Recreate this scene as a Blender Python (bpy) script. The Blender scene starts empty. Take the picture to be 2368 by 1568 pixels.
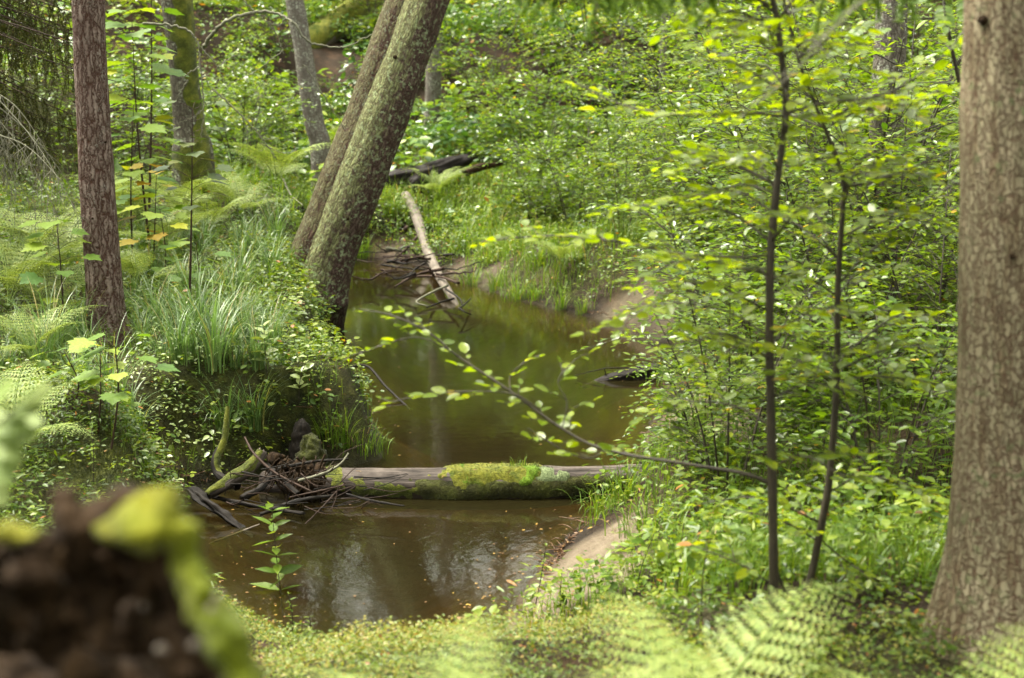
import bpy, math, random
import numpy as np
from mathutils import Vector, Matrix
R = math.radians
random.seed(7)
SC = bpy.context.scene
COL = SC.collection
# ------------------------------------------------------------------ camera, sky, sun, exposure
CAMZ, PITCH, FPX, CX, CY = 3.2, R(10.4), 3287.0, 1183.5, 784.0
cam_d = bpy.data.cameras.new('camera'); cam = bpy.data.objects.new('camera', cam_d); COL.objects.link(cam)
cam.location = (0, 0, CAMZ); cam.rotation_euler = (R(90) - PITCH, 0, 0)
cam_d.sensor_width = 36; cam_d.lens = 50; cam_d.clip_start = .05; cam_d.clip_end = 600
cam_d.dof.use_dof = True; cam_d.dof.focus_distance = 11.5; cam_d.dof.aperture_fstop = 2.0
SC.camera = cam
W = bpy.data.worlds.new('World'); SC.world = W; W.use_nodes = True
wn = W.node_tree; wn.nodes.clear()
SUN_EL, SUN_AZ = R(60), R(-64)          # azimuth from +Y towards +X
sky = wn.nodes.new('ShaderNodeTexSky'); sky.sky_type = 'NISHITA'; sky.sun_disc = False
sky.sun_elevation = SUN_EL; sky.sun_rotation = SUN_AZ; sky.air_density = 1.0; sky.dust_density = 3.0
hs = wn.nodes.new('ShaderNodeHueSaturation'); hs.inputs['Saturation'].default_value = .10
bg = wn.nodes.new('ShaderNodeBackground'); bg.inputs[1].default_value = .15
wo = wn.nodes.new('ShaderNodeOutputWorld')
wm = wn.nodes.new('ShaderNodeMix'); wm.data_type = 'RGBA'; wm.blend_type = 'MULTIPLY'; wm.inputs[0].default_value = 1; wm.inputs[7].default_value = (1, .98, .88, 1)
wn.links.new(sky.outputs[0], hs.inputs['Color']); wn.links.new(hs.outputs[0], wm.inputs[6]); wn.links.new(wm.outputs[2], bg.inputs[0]); wn.links.new(bg.outputs[0], wo.inputs[0])
sun_d = bpy.data.lights.new('sun', 'SUN'); sun_d.energy = 1.5; sun_d.angle = R(28); sun_d.color = (1, .94, .80)
sun = bpy.data.objects.new('sun', sun_d); COL.objects.link(sun); sun.location = (-8, 20, 30)
_sd = Vector((math.sin(SUN_AZ) * math.cos(SUN_EL), math.cos(SUN_AZ) * math.cos(SUN_EL), math.sin(SUN_EL)))
sun.rotation_euler = _sd.to_track_quat('Z', 'Y').to_euler()
vs = SC.view_settings; vs.view_transform = 'Standard'; vs.look = 'None'; vs.exposure = 3.0; vs.gamma = 1; vs.use_curve_mapping = False
cy = SC.cycles
cy.max_bounces = 7; cy.diffuse_bounces = 3; cy.glossy_bounces = 3; cy.transmission_bounces = 4; cy.transparent_max_bounces = 8
cy.volume_bounces = 0; cy.sample_clamp_indirect = 6; cy.use_denoising = True; cy.caustics_reflective = False; cy.caustics_refractive = False

# ------------------------------------------------------------------ picture <-> place
def ray(X, Y):
    a, b = (X - CX) / FPX, (CY - Y) / FPX
    c, s = math.cos(PITCH), math.sin(PITCH)
    return np.array([a, c + b * s, -s + b * c])
def at(X, Y, dep):
    d = ray(X, Y); return np.array([0, 0, CAMZ]) + d * (dep / d[1])
def onz(X, Y, z=0.):
    d = ray(X, Y); return np.array([0, 0, CAMZ]) + d * ((z - CAMZ) / d[2])
def pxm(dep): return dep / FPX          # metres per picture unit at a depth

# ------------------------------------------------------------------ noise
def _h(ix, iy, iz, seed):
    with np.errstate(over='ignore'):
        h = ix.astype(np.uint32) * np.uint32(374761393) + iy.astype(np.uint32) * np.uint32(668265263) + iz.astype(np.uint32) * np.uint32(2147483647) + np.uint32((seed * 974711) % 4294967295)
        h = (h ^ (h >> np.uint32(13))) * np.uint32(1274126177); h ^= h >> np.uint32(16)
        h = h * np.uint32(2246822519); h ^= h >> np.uint32(15)
    return h.astype(np.float64) / 4294967295.0
def vnoise(p, seed=0):
    p = np.asarray(p, float); i = np.floor(p).astype(np.int64); f = p - i; f = f * f * (3 - 2 * f)
    o = 0
    for dx in (0, 1):
        for dy in (0, 1):
            for dz in (0, 1):
                w = (f[:, 0] if dx else 1 - f[:, 0]) * (f[:, 1] if dy else 1 - f[:, 1]) * (f[:, 2] if dz else 1 - f[:, 2])
                o = o + w * _h(i[:, 0] + dx, i[:, 1] + dy, i[:, 2] + dz, seed)
    return o * 2 - 1
def fbm(p, seed=0, oct=3):
    o, a = 0, 1.
    for k in range(oct): o = o + a * vnoise(np.asarray(p) * 2 ** k + 17.3 * k, seed + k); a *= .5
    return o
def sstep(a, b, x): t = np.clip((x - a) / (b - a), 0, 1); return t * t * (3 - 2 * t)

# ------------------------------------------------------------------ mesh collector
class MB:
    def __init__(s): s.v = []; s.f = {}; s.r = []; s.b = []; s.n = 0
    def add(s, v, faces, rnd=0., bark=None):
        v = np.asarray(v, np.float32).reshape(-1, 3); n = len(v)
        if n == 0: return
        if not isinstance(faces, list): faces = [faces]
        for f in faces:
            f = np.asarray(f, np.int64)
            s.f.setdefault(f.shape[1], []).append(f + s.n)
        s.v.append(v); s.r.append(np.broadcast_to(np.asarray(rnd, np.float32), (n,)))
        s.b.append(np.zeros((n, 3), np.float32) if bark is None else np.asarray(bark, np.float32)); s.n += n
    def merge(s, o, M=None):
        for k, l in o.f.items():
            for f in l: s.f.setdefault(k, []).append(f + s.n)
        for v in o.v: s.v.append(v)
        s.r += o.r; s.b += o.b; s.n += o.n
    def build(s, name, mat, parent=None, origin=(0, 0, 0), smooth=True):
        me = bpy.data.meshes.new(name)
        v = np.concatenate(s.v) - np.asarray(origin, np.float32)
        me.vertices.add(len(v)); me.vertices.foreach_set('co', v.astype(np.float32).ravel())
        li, st, tot, c = [], [], [], 0
        for k in sorted(s.f):
            f = np.concatenate(s.f[k]); li.append(f.ravel()); st.append(c + k * np.arange(len(f))); tot.append(np.full(len(f), k)); c += f.size
        li = np.concatenate(li).astype(np.int32); st = np.concatenate(st).astype(np.int32)
        me.loops.add(len(li)); me.loops.foreach_set('vertex_index', li)
        me.polygons.add(len(st)); me.polygons.foreach_set('loop_start', st)
        me.update(calc_edges=True)
        me.polygons.foreach_set('use_smooth', np.full(len(st), bool(smooth)))
        a = me.attributes.new('rnd', 'FLOAT', 'POINT'); a.data.foreach_set('value', np.concatenate(s.r).astype(np.float32))
        bb = np.concatenate(s.b)
        if bb.any():
            a = me.attributes.new('bark', 'FLOAT_VECTOR', 'POINT'); a.data.foreach_set('vector', bb.astype(np.float32).ravel())
        me.validate(); me.materials.append(mat)
        o = bpy.data.objects.new(name, me); COL.objects.link(o)
        if parent is not None: o.parent = parent
        else: o.location = origin
        return o
def tag(o, label=None, cat=None, group=None, kind=None):
    if label: o['label'] = label
    if cat: o['category'] = cat
    if group: o['group'] = group
    if kind: o['kind'] = kind
    return o
def thing(name, loc, label, cat, group=None):
    o = bpy.data.objects.new(name, None); COL.objects.link(o); o.location = tuple(loc); o.empty_display_size = .1
    return tag(o, label, cat, group)
def dup(root, loc, rotz=0., scale=1., label=None, tilt=(0, 0)):
    r = root.copy(); COL.objects.link(r); r.location = tuple(loc); r.rotation_euler = (tilt[0], tilt[1], rotz); r.scale = (scale,) * 3
    if label: r['label'] = label
    for ch in list(root.children):
        c = ch.copy(); COL.objects.link(c); c.parent = r
        for g in list(ch.children):
            d = g.copy(); COL.objects.link(d); d.parent = c
    return r

# ------------------------------------------------------------------ tubes
def spline(pts, n):
    """Catmull-Rom through pts, n samples"""
    p = np.asarray(pts, float)
    if len(p) == 2: t = np.linspace(0, 1, n)[:, None]; return p[0] * (1 - t) + p[1] * t
    q = np.vstack([2 * p[0] - p[1], p, 2 * p[-1] - p[-2]])
    u = np.linspace(0, len(p) - 1 - 1e-6, n); i = u.astype(int); f = (u - i)[:, None]
    a, b, c, d = q[i], q[i + 1], q[i + 2], q[i + 3]
    return .5 * ((2 * b) + (-a + c) * f + (2 * a - 5 * b + 4 * c - d) * f ** 2 + (-a + 3 * b - 3 * c + d) * f ** 3)
def frames(c):
    T = np.gradient(c, axis=0); T /= np.linalg.norm(T, axis=1)[:, None] + 1e-12
    ref = np.array([0, 0, 1.]) if abs(T[0][2]) < .8 else np.array([1., 0, 0])
    A = np.zeros_like(c); a = np.cross(ref, T[0]); a /= np.linalg.norm(a)
    for k in range(len(c)):
        a = a - T[k] * a.dot(T[k]); a /= np.linalg.norm(a) + 1e-12; A[k] = a
    return T, A, np.cross(T, A)
class Tube:
    """surface of a limb: c centres, r radii; pos(t index array, angle)"""
    def __init__(s, pts, radii, rings=40, seg=24, disp=None, seed=0):
        s.c = spline(pts, rings); s.r = spline(np.array([[x, 0, 0] for x in radii], float), rings)[:, 0] if len(radii) > 1 else np.full(rings, radii[0])
        s.T, s.A, s.B = frames(s.c); s.seg = seg; s.rings = rings
        s.L = np.concatenate([[0], np.cumsum(np.linalg.norm(np.diff(s.c, axis=0), axis=1))])
        ang = np.linspace(0, 2 * math.pi, seg, endpoint=False); s.ang = ang
        ca, sa = np.cos(ang), np.sin(ang)
        s.dirs = s.A[:, None, :] * ca[None, :, None] + s.B[:, None, :] * sa[None, :, None]
        rr = np.broadcast_to(s.r[:, None], (rings, seg)).copy()
        R0 = s.r.mean()
        s.bark = np.stack([np.broadcast_to(ca * R0, (rings, seg)), np.broadcast_to(sa * R0, (rings, seg)), np.broadcast_to(s.L[:, None], (rings, seg))], -1)
        if disp is not None: rr = rr + disp(s.bark.reshape(-1, 3), s).reshape(rings, seg)
        s.rr = rr; s.P = s.c[:, None, :] + s.dirs * rr[:, :, None]
    def faces(s):
        i = np.arange(s.rings - 1)[:, None] * s.seg; j = np.arange(s.seg)[None, :]; k = (j + 1) % s.seg
        return np.stack([i + j, i + k, i + s.seg + k, i + s.seg + j], -1).reshape(-1, 4)
    def into(s, mb, rnd=0., cap=True, jag=0.):
        if jag:
            nz_ = vnoise(np.stack([s.ang * 1.9, s.ang * 0 + s.r[-1] * 91, s.ang * 0 + s.L[-1]], -1), 3) + .8 * vnoise(np.stack([s.ang * 4.7, s.ang * 0, s.ang * 0 + s.L[-1] * 7], -1), 4)
            for e, sg in ((0, -1), (-1, 1)): s.P[e] += s.T[e][None] * (sg * jag * s.r[e] * (nz_ * (1 if e else -1)))[:, None]
        v = s.P.reshape(-1, 3); b = s.bark.reshape(-1, 3); f = [s.faces()]
        if cap:
            n = len(v); v = np.vstack([v, s.c[0] - s.T[0] * s.r[0] * (.15 - jag), s.c[-1] + s.T[-1] * s.r[-1] * (.3 - jag)]); b = np.vstack([b, [[0, 0, s.L[0]], [0, 0, s.L[-1]]]])
            j = np.arange(s.seg); k = (j + 1) % s.seg; o = (s.rings - 1) * s.seg
            f.append(np.stack([np.full(s.seg, n), k, j], -1)); f.append(np.stack([np.full(s.seg, n + 1), o + j, o + k], -1))
        mb.add(v, f, rnd, b)
def twig(mb, pts, r0, r1, n=None, seg=5, rnd=0., wob=0., rs=None):
    pts = np.asarray(pts, float)
    n = n or max(3, len(pts) * 3)
    t = Tube(pts, [r0, r1], n, seg)
    if wob:
        k = (rs or np.random).normal(0, wob, (n, 3)); k[0] = 0; t.P += k[:, None, :]
    t.into(mb, rnd)
def moss_on(tube, mask, thick, seed, lift=0.0):
    """a moss cushion over the tube's rings where mask>0; mask (rings,seg)"""
    th = np.clip(mask, -.3, 1) * thick
    P = tube.c[:, None, :] + tube.dirs * (tube.rr + th + lift)[:, :, None]
    F = tube.faces(); m = mask.reshape(-1)
    F = F[(m[F] > -.12).any(1)]
    used, inv = np.unique(F, return_inverse=True)
    mb = MB(); mb.add(P.reshape(-1, 3)[used], inv.reshape(-1, 4), 0., tube.bark.reshape(-1, 3)[used])
    return mb, P, (m > .1)

# ------------------------------------------------------------------ leaf scattering
def norm(a): return a / (np.linalg.norm(a, axis=-1, keepdims=True) + 1e-12)
OVAL = (np.array([[0, 0, 0], [.25, .22, .05], [.30, .55, .05], [.17, .84, .0], [0, 1.02, -.07], [-.17, .84, .0], [-.30, .55, .05], [-.25, .22, .05], [0, .5, -.01]]),
        [np.array([[0, 1, 2, 8], [8, 2, 3, 4], [8, 4, 5, 6], [0, 8, 6, 7]])])
LEAF6 = (np.array([[0, 0, 0], [.24, .3, .05], [.22, .68, .03], [0, 1, -.06], [-.22, .68, .03], [-.24, .3, .05]]), [np.array([[0, 1, 2, 3], [0, 3, 4, 5]])])
LANCE = (np.array([[0, 0, 0], [.11, .25, .02], [.12, .55, 0], [0, 1, -.12], [-.12, .55, 0], [-.11, .25, .02]]), [np.array([[0, 1, 2, 3], [0, 3, 4, 5]])])
LEAF4 = (np.array([[0, 0, 0], [.3, .5, .03], [0, 1, -.05], [-.3, .5, .03]]), [np.array([[0, 1, 2, 3]])])
NEEDLE = (np.array([[-.06, 0, 0], [.06, 0, 0], [0, 1, 0]]), [np.array([[0, 1, 2]])])
def maple_tmpl():
    o = [(0, 0), (.12, -.05), (.36, -.08), (.36, .06), (.56, .20), (.44, .30), (.56, .58), (.42, .56), (.36, .68), (.26, .60), (.22, .76), (.13, .80), (0, 1.0)]
    pts = o + [(-x, y) for x, y in reversed(o[1:-1])]
    v = [(x, y, .06 * abs(x) * 2 - .12 * y * y - .1 * x * x) for x, y in pts]; v.append((0, .3, -.02)); c = len(v) - 1; n = len(pts)
    return np.array(v), [np.array([[c, i, (i + 1) % n] for i in range(n)])]
MAPLE = maple_tmpl()
def scatter(mb, tm, pos, d, nrm, size, rnd, wid=1.):
    pos = np.asarray(pos, float); M = len(pos)
    if M == 0: return
    d = norm(d); x = norm(np.cross(d, nrm)); n2 = np.cross(x, d)
    v = tm[0]; K = len(v); size = np.broadcast_to(size, (M,))
    P = pos[:, None, :] + size[:, None, None] * (v[None, :, 0:1] * wid * x[:, None, :] + v[None, :, 1:2] * d[:, None, :] + v[None, :, 2:3] * n2[:, None, :])
    fs = [(f[None] + (np.arange(M) * K)[:, None, None]).reshape(-1, f.shape[1]) for f in tm[1]]
    mb.add(P.reshape(-1, 3), fs, np.repeat(np.broadcast_to(rnd, (M,)), K))
def rdirs(rs, M, flat=.3):
    a = rs.uniform(0, 2 * math.pi, M); return norm(np.stack([np.cos(a), np.sin(a), rs.normal(0, flat, M)], -1))
def upn(rs, M, j=.35): return norm(np.stack([rs.normal(0, j, M), rs.normal(0, j, M), np.ones(M)], -1))
def blades(mb, base, az, L, bend, w, rnd, nseg=5, lean=None):
    """curved grass blades, all arrays of length M"""
    M = len(base); t = np.linspace(0, 1, nseg + 1)[None, :]
    d = np.stack([np.cos(az), np.sin(az), np.zeros(M)], -1); s = np.stack([-np.sin(az), np.cos(az), np.zeros(M)], -1)
    L = np.broadcast_to(L, (M,)); bend = np.broadcast_to(bend, (M,)); w = np.broadcast_to(w, (M,))
    a = bend[:, None] * t ** 1.3                               # angle from vertical along the blade
    st = (L / nseg)[:, None]
    am = .5 * (a[:, 1:] + a[:, :-1])
    hx = np.concatenate([np.zeros((M, 1)), np.cumsum(np.sin(am) * st, 1)], 1); hz = np.concatenate([np.zeros((M, 1)), np.cumsum(np.cos(am) * st, 1)], 1)
    C = base[:, None, :] + d[:, None, :] * hx[:, :, None]; C[:, :, 2] += hz
    ww = (w[:, None] * (1 - t ** 2.2 * .95) * .5)[:, :, None] * s[:, None, :]
    V = np.stack([C - ww, C + ww], 2).reshape(M, -1, 3); K = V.shape[1]
    i = np.arange(nseg) * 2; f = np.stack([i, i + 1, i + 3, i + 2], -1)
    mb.add(V.reshape(-1, 3), (f[None] + (np.arange(M) * K)[:, None, None]).reshape(-1, 4), np.repeat(np.broadcast_to(rnd, (M,)), K))

# ------------------------------------------------------------------ terrain
STREAM_PX = [(1080, 1520), (1180, 1405), (1225, 1342), (1262, 1284), (1325, 1226), (1395, 1180), (1450, 1130), (1475, 1080), (1490, 1010), (1505, 960), (1520, 900), (1565, 850),
             (1560, 815), (1500, 787), (1440, 766), (1380, 739), (1320, 722), (1230, 702), (1170, 685), (1110, 664), (1050, 641), (1000, 623), (940, 609), (870, 603), (815, 604),
             (775, 625), (758, 690), (756, 765), (775, 815), (770, 860), (745, 900), (755, 945), (830, 975), (885, 1010), (880, 1060), (800, 1082), (690, 1090), (600, 1112), (520, 1122),
             (450, 1142), (425, 1185), (435, 1260), (460, 1345), (515, 1420), (640, 1500), (760, 1550), (900, 1575), (1000, 1565)]
STREAM = np.array([onz(*p)[:2] for p in STREAM_PX])
def sdist(x, y):
    """>0 outside the water's edge, metres"""
    p = np.stack([x, y], -1); d = np.full(len(p), 1e9); ins = np.zeros(len(p), bool); n = len(STREAM)
    for i in range(n):
        a, b = STREAM[i], STREAM[(i + 1) % n]; e = b - a
        t = np.clip(((p - a) @ e) / (e @ e), 0, 1); q = p - a - t[:, None] * e; d = np.minimum(d, (q * q).sum(1))
        c = ((a[1] > p[:, 1]) != (b[1] > p[:, 1]))
        ins ^= c & (p[:, 0] < (b[0] - a[0]) * (p[:, 1] - a[1]) / (b[1] - a[1] + 1e-12) + a[0])
    d = np.sqrt(d); return np.where(ins, -d, d)
HC = np.array([(0, 0, 1.6), (-4, 0, 1.7), (4, 0, 1.6), (0, 3, 1.35), (-3, 4, 1.3), (3, 4, 1.15), (0, 5.5, .76), (0, 7, .36), (-1.5, 6.8, .36), (-2.5, 7.5, .42), (1.1, 5.6, .9), (2.1, 5.7, .92),
               (4, 6, 1.1), (2, 8, .62), (3.5, 9, 1.0), (1.3, 8.3, .48), (2, 11, .62), (3.5, 12, 1.2), (6, 10, 2), (8, 16, 3.2), (3.5, 18, 1.0), (6, 22, 2.5), (2, 24, .5), (5, 28, 2.2), (12, 25, 5),
               (-4, 9, .8), (-2.9, 10.4, .55), (-3.5, 11.4, .8), (-3, 13, .85), (-6, 12, 1.1), (-2, 14, .62), (-4, 17, .85), (-8, 16, 1.8), (-5, 22, 1.2), (-9, 26, 3), (-3, 27, .75), (0, 28, .6), (0, 32, 1.5), (0, 38, 3.9), (0, 46, 7.2),
               (-10, 38, 5), (10, 38, 6.5), (0, 60, 13), (-20, 60, 15), (20, 60, 15), (0, 90, 26), (-35, 90, 28), (35, 90, 28), (-30, 30, 11), (30, 30, 11), (-25, 8, 5), (25, 8, 5), (0, -6, 1.7), (-20, -6, 3), (20, -6, 3)], float)
WC = np.array([(-2, 9, .4), (-2.6, 10.6, .7), (-1.5, 12, .35), (-2, 14, .45), (-3, 18, .6), (.9, 8.2, 1.5), (1.1, 10, .9), (2, 14, 1.3), (1.5, 19, 1.4), (0, 24, 1.5), (-2.2, 23, .8), (0, 6.5, .9), (-1.5, 7, .7)], float)
def idw(C, x, y, soft, pw=2.):
    num = 0; den = 0
    for cx, cyy, z in C:
        w = 1 / ((x - cx) ** 2 + (y - cyy) ** 2 + soft) ** pw; num = num + w * z; den = den + w
    return num / den
MOUNDS = [(*at(335, 1015, 11.0)[:2], -.4, .16), (*at(470, 1010, 11.3)[:2], -.35, .14), (*at(600, 960, 12.2)[:2], -.3, .2), (*at(255, 1075, 10.0)[:2], .28, .38), (*at(140, 1040, 10.2)[:2], .18, .4), (*at(700, 840, 14.6)[:2], .16, .5), (*at(420, 960, 11.6)[:2], .16, .3), (*at(520, 980, 11.5)[:2], .18, .22), (*at(780, 70, 40)[:2], .5, 1.5)]
def hgt(x, y):
    x = np.asarray(x, float).ravel(); y = np.asarray(y, float).ravel()
    sd = sdist(x, y); H = idw(HC, x, y, .5); w = idw(WC, x, y, .4)
    far = sstep(10, 30, y)
    q = np.stack([x, y, np.zeros_like(x)], -1)
    H = H + (fbm(q * 1.1, 3, 3) * .05 + fbm(q * 4.0, 9, 2) * .018) * (1 + 2 * far) + fbm(q * .25, 5, 2) * .5 * far
    for mx, my, a, s in MOUNDS: H = H + a * np.exp(-((x - mx) ** 2 + (y - my) ** 2) / (2 * s * s))
    out = H * sstep(0, 1, np.clip(sd / w, 0, 1) ** .8) + .012
    bed = -.03 - .55 * sstep(0, 1.3, -sd) - .05 * (1 + fbm(q * 2, 4, 2)) * sstep(0, .4, -sd)
    return np.where(sd > 0, np.maximum(out, .012 + 0 * x), bed)
_tmarch = np.concatenate([np.linspace(2, 14, 500), np.linspace(14.03, 80, 900)])
def ground(X, Y):
    d = ray(X, Y); d = d / d[1]; P = np.array([0, 0, CAMZ]) + d[None] * _tmarch[:, None]
    h = hgt(P[:, 0], P[:, 1]); i = np.argmax(P[:, 2] < h)
    return np.array([P[i, 0], P[i, 1], h[i]])
def gz(x, y): return float(hgt([x], [y])[0])

# ------------------------------------------------------------------ materials
def mat(name):
    m = bpy.data.materials.new(name); m.use_nodes = True; nt = m.node_tree; nt.nodes.clear()
    out = nt.nodes.new('ShaderNodeOutputMaterial'); return m, nt, out
class N:
    def __init__(s, nt): s.nt = nt
    def n(s, t, **k):
        o = s.nt.nodes.new(t)
        for a, b in k.items(): setattr(o, a, b)
        return o
    def l(s, a, b): s.nt.links.new(a, b)
    def attr(s, nm): o = s.n('ShaderNodeAttribute'); o.attribute_name = nm; return o
    def ramp(s, fac, stops, interp='LINEAR'):
        o = s.n('ShaderNodeValToRGB'); e = o.color_ramp.elements; o.color_ramp.interpolation = interp
        for i, (p, c) in enumerate(stops):
            el = e[i] if i < 2 else e.new(p)
            el.position = p; el.color = (*c, 1) if len(c) == 3 else c
        if fac is not None: s.l(fac, o.inputs[0])
        return o
    def noise(s, vec, scale, detail=4, rough=.55, dist=0):
        o = s.n('ShaderNodeTexNoise'); o.inputs['Scale'].default_value = scale; o.inputs['Detail'].default_value = detail; o.inputs['Roughness'].default_value = rough; o.inputs['Distortion'].default_value = dist
        if vec is not None: s.l(vec, o.inputs['Vector'])
        return o
    def mapv(s, vec, sc):
        o = s.n('ShaderNodeMapping'); o.inputs['Scale'].default_value = sc; s.l(vec, o.inputs['Vector']); return o.outputs[0]
    def mix(s, fac, a, b, blend='MIX'):
        o = s.n('ShaderNodeMix', data_type='RGBA', blend_type=blend)
        if isinstance(fac, float): o.inputs[0].default_value = fac
        else: s.l(fac, o.inputs[0])
        for k, q in ((6, a), (7, b)):
            if isinstance(q, tuple): o.inputs[k].default_value = (*q, 1)
            else: s.l(q, o.inputs[k])
        return o.outputs[2]
    def math(s, op, a, b=None, c=None):
        o = s.n('ShaderNodeMath', operation=op)
        for i, q in enumerate((a, b, c)):
            if q is None: continue
            if isinstance(q, (int, float)): o.inputs[i].default_value = q
            else: s.l(q, o.inputs[i])
        return o.outputs[0]
    def bump(s, h, dist, strength=1.):
        o = s.n('ShaderNodeBump'); o.inputs['Distance'].default_value = dist; o.inputs['Strength'].default_value = strength; s.l(h, o.inputs['Height']); return o.outputs[0]
def leafmat(name, stops, trans=.38, rough=.36, tcol=(1.5, 1.45, .4), spec=.28, vein=0.):
    m, nt, out = mat(name); q = N(nt)
    stops = [(p_, (c_[0] * .8, c_[1] * .8, c_[2] * .6)) for p_, c_ in stops]
    a = q.attr('rnd'); oi = q.n('ShaderNodeObjectInfo')
    f = q.math('ADD', a.outputs['Fac'], q.math('MULTIPLY', q.math('SUBTRACT', oi.outputs['Random'], .5), .05))
    c = q.ramp(f, stops).outputs[0]
    geo = q.n('ShaderNodeNewGeometry')
    nz = q.noise(geo.outputs['Position'], 60, 2)
    c2 = q.mix(.5, c, q.ramp(nz.outputs['Fac'], [(.3, (.62, .62, .6)), (.7, (1.3, 1.25, 1.2))]).outputs[0], 'MULTIPLY')
    p = q.n('ShaderNodeBsdfPrincipled'); q.l(c2, p.inputs['Base Color']); p.inputs['Roughness'].default_value = rough; p.inputs['Specular IOR Level'].default_value = spec
    q.l(q.bump(nz.outputs['Fac'], .004, .5), p.inputs['Normal'])
    t = q.n('ShaderNodeBsdfTranslucent'); q.l(q.mix(1., c2, tcol, 'MULTIPLY'), t.inputs['Color'])
    mx = q.n('ShaderNodeMixShader'); mx.inputs[0].default_value = trans
    q.l(p.outputs[0], mx.inputs[1]); q.l(t.outputs[0], mx.inputs[2]); q.l(mx.outputs[0], out.inputs[0]); return m
def barkmat(name, plate, plate2, crack, scale=(28, 28, 9), width=.12, lichen=None, lich_amt=.5, moss=None, moss_dir=None, bump=.012, rough=.85, fibre=(90, 90, 12), lich_scale=30, warp=.035, soft=3., moss_thr=.25, damp_shade=0., dampc=(.3, .26, .22), patchy=0.):
    m, nt, out = mat(name); q = N(nt)
    plate, plate2, crack = [tuple(x * .72 for x in c_) for c_ in (plate, plate2, crack)]; lichen = lichen and tuple(x * .72 for x in lichen); moss = moss and tuple(x * .72 for x in moss)
    b = q.attr('bark').outputs['Vector']
    wob = q.noise(b, 9, 3); 
    bb = q.n('ShaderNodeVectorMath', operation='ADD'); q.l(b, bb.inputs[0])
    sc = q.n('ShaderNodeVectorMath', operation='SCALE'); q.l(wob.outputs['Color'], sc.inputs[0]); sc.inputs['Scale'].default_value = .07; q.l(sc.outputs[0], bb.inputs[1])
    w2 = q.noise(b, 34, 3); s2 = q.n('ShaderNodeVectorMath', operation='SCALE'); q.l(w2.outputs['Color'], s2.inputs[0]); s2.inputs['Scale'].default_value = warp
    b2 = q.n('ShaderNodeVectorMath', operation='ADD'); q.l(bb.outputs[0], b2.inputs[0]); q.l(s2.outputs[0], b2.inputs[1])
    mv = q.mapv(b2.outputs[0], scale)
    vo = q.n('ShaderNodeTexVoronoi', feature='DISTANCE_TO_EDGE'); vo.inputs['Scale'].default_value = 1; q.l(mv, vo.inputs['Vector'])
    cell = q.n('ShaderNodeTexVoronoi', feature='F1'); cell.inputs['Scale'].default_value = 1; q.l(mv, cell.inputs['Vector'])
    fb = q.noise(q.mapv(b, fibre), 1, 5, .65)
    edge = q.math('ADD', vo.outputs['Distance'], q.math('MULTIPLY', q.math('SUBTRACT', fb.outputs['Fac'], .5), .22))
    h = q.ramp(edge, [(0, (0, 0, 0)), (width, (.55, .55, .55)), (width * soft, (1, 1, 1))])
    sepc = q.n('ShaderNodeSeparateColor'); q.l(cell.outputs['Color'], sepc.inputs[0])
    pc = q.mix(sepc.outputs[0], plate, plate2)
    pc = q.mix(.6, pc, q.ramp(fb.outputs['Fac'], [(.25, (.55, .52, .5)), (.75, (1.3, 1.3, 1.3))]).outputs[0], 'MULTIPLY')
    big = q.noise(b, 5, 4); hs_ = h.outputs[0]
    if patchy:
        pn = q.noise(q.mapv(b, (1, 1, .6)), 11, 4, .6); rg = q.noise(q.mapv(b, (1, 1, .12)), 26, 3, .5)
        hs_ = q.math('MAXIMUM', h.outputs[0], q.ramp(pn.outputs['Fac'], [(.42, (0, 0, 0)), (.66, (patchy,) * 3)]).outputs[0])
        pc = q.mix(.75, pc, q.ramp(rg.outputs['Fac'], [(.36, (.62, .52, .46)), (.55, (1.1, 1.1, 1.1))]).outputs[0], 'MULTIPLY')
        pc = q.mix(.8, pc, q.ramp(big.outputs['Fac'], [(.3, (.72, .74, .62)), (.7, (1.2, 1.16, 1.12))]).outputs[0], 'MULTIPLY')
    c = q.mix(hs_, crack, pc)
    if lichen:
        ln = q.noise(b, lich_scale, 5, .65); lm = q.math('MULTIPLY', q.ramp(ln.outputs['Fac'], [(.52, (0, 0, 0)), (.6, (1, 1, 1))]).outputs[0], q.ramp(big.outputs['Fac'], [(.62 - lich_amt * .4, (0, 0, 0)), (.75 - lich_amt * .4, (1, 1, 1))]).outputs[0])
        c = q.mix(lm, c, lichen)
    if moss:
        geo = q.n('ShaderNodeNewGeometry'); dt = q.n('ShaderNodeVectorMath', operation='DOT_PRODUCT'); q.l(geo.outputs['Normal'], dt.inputs[0]); dt.inputs[1].default_value = moss_dir
        mn = q.math('ADD', dt.outputs['Value'], q.math('MULTIPLY', q.math('SUBTRACT', q.noise(q.mapv(b, (1, 1, .5)), 16, 6, .7).outputs['Fac'], .5), 3.2))
        mm = q.ramp(mn, [(moss_thr, (0, 0, 0)), (moss_thr + .35, (1, 1, 1))]).outputs[0]
        mc = q.mix(q.noise(b, 60, 3).outputs['Fac'], moss, tuple(x * 1.7 for x in moss)); c = q.mix(q.math('MULTIPLY', mm, q.math('MULTIPLY_ADD', h.outputs[0], .75, .2)), c, mc)
    if damp_shade:
        sz = q.n('ShaderNodeSeparateXYZ'); q.l(q.n('ShaderNodeNewGeometry').outputs['Position'], sz.inputs[0]); zz_ = q.math('ADD', sz.outputs[2], q.math('MULTIPLY', big.outputs['Fac'], .7))
        c = q.mix(q.ramp(zz_, [(damp_shade, (0, 0, 0)), (damp_shade + .22, (1, 1, 1))]).outputs[0], q.mix(1., c, dampc, 'MULTIPLY'), c)
    p = q.n('ShaderNodeBsdfPrincipled'); q.l(c, p.inputs['Base Color']); p.inputs['Roughness'].default_value = rough; p.inputs['Specular IOR Level'].default_value = .1
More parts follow.
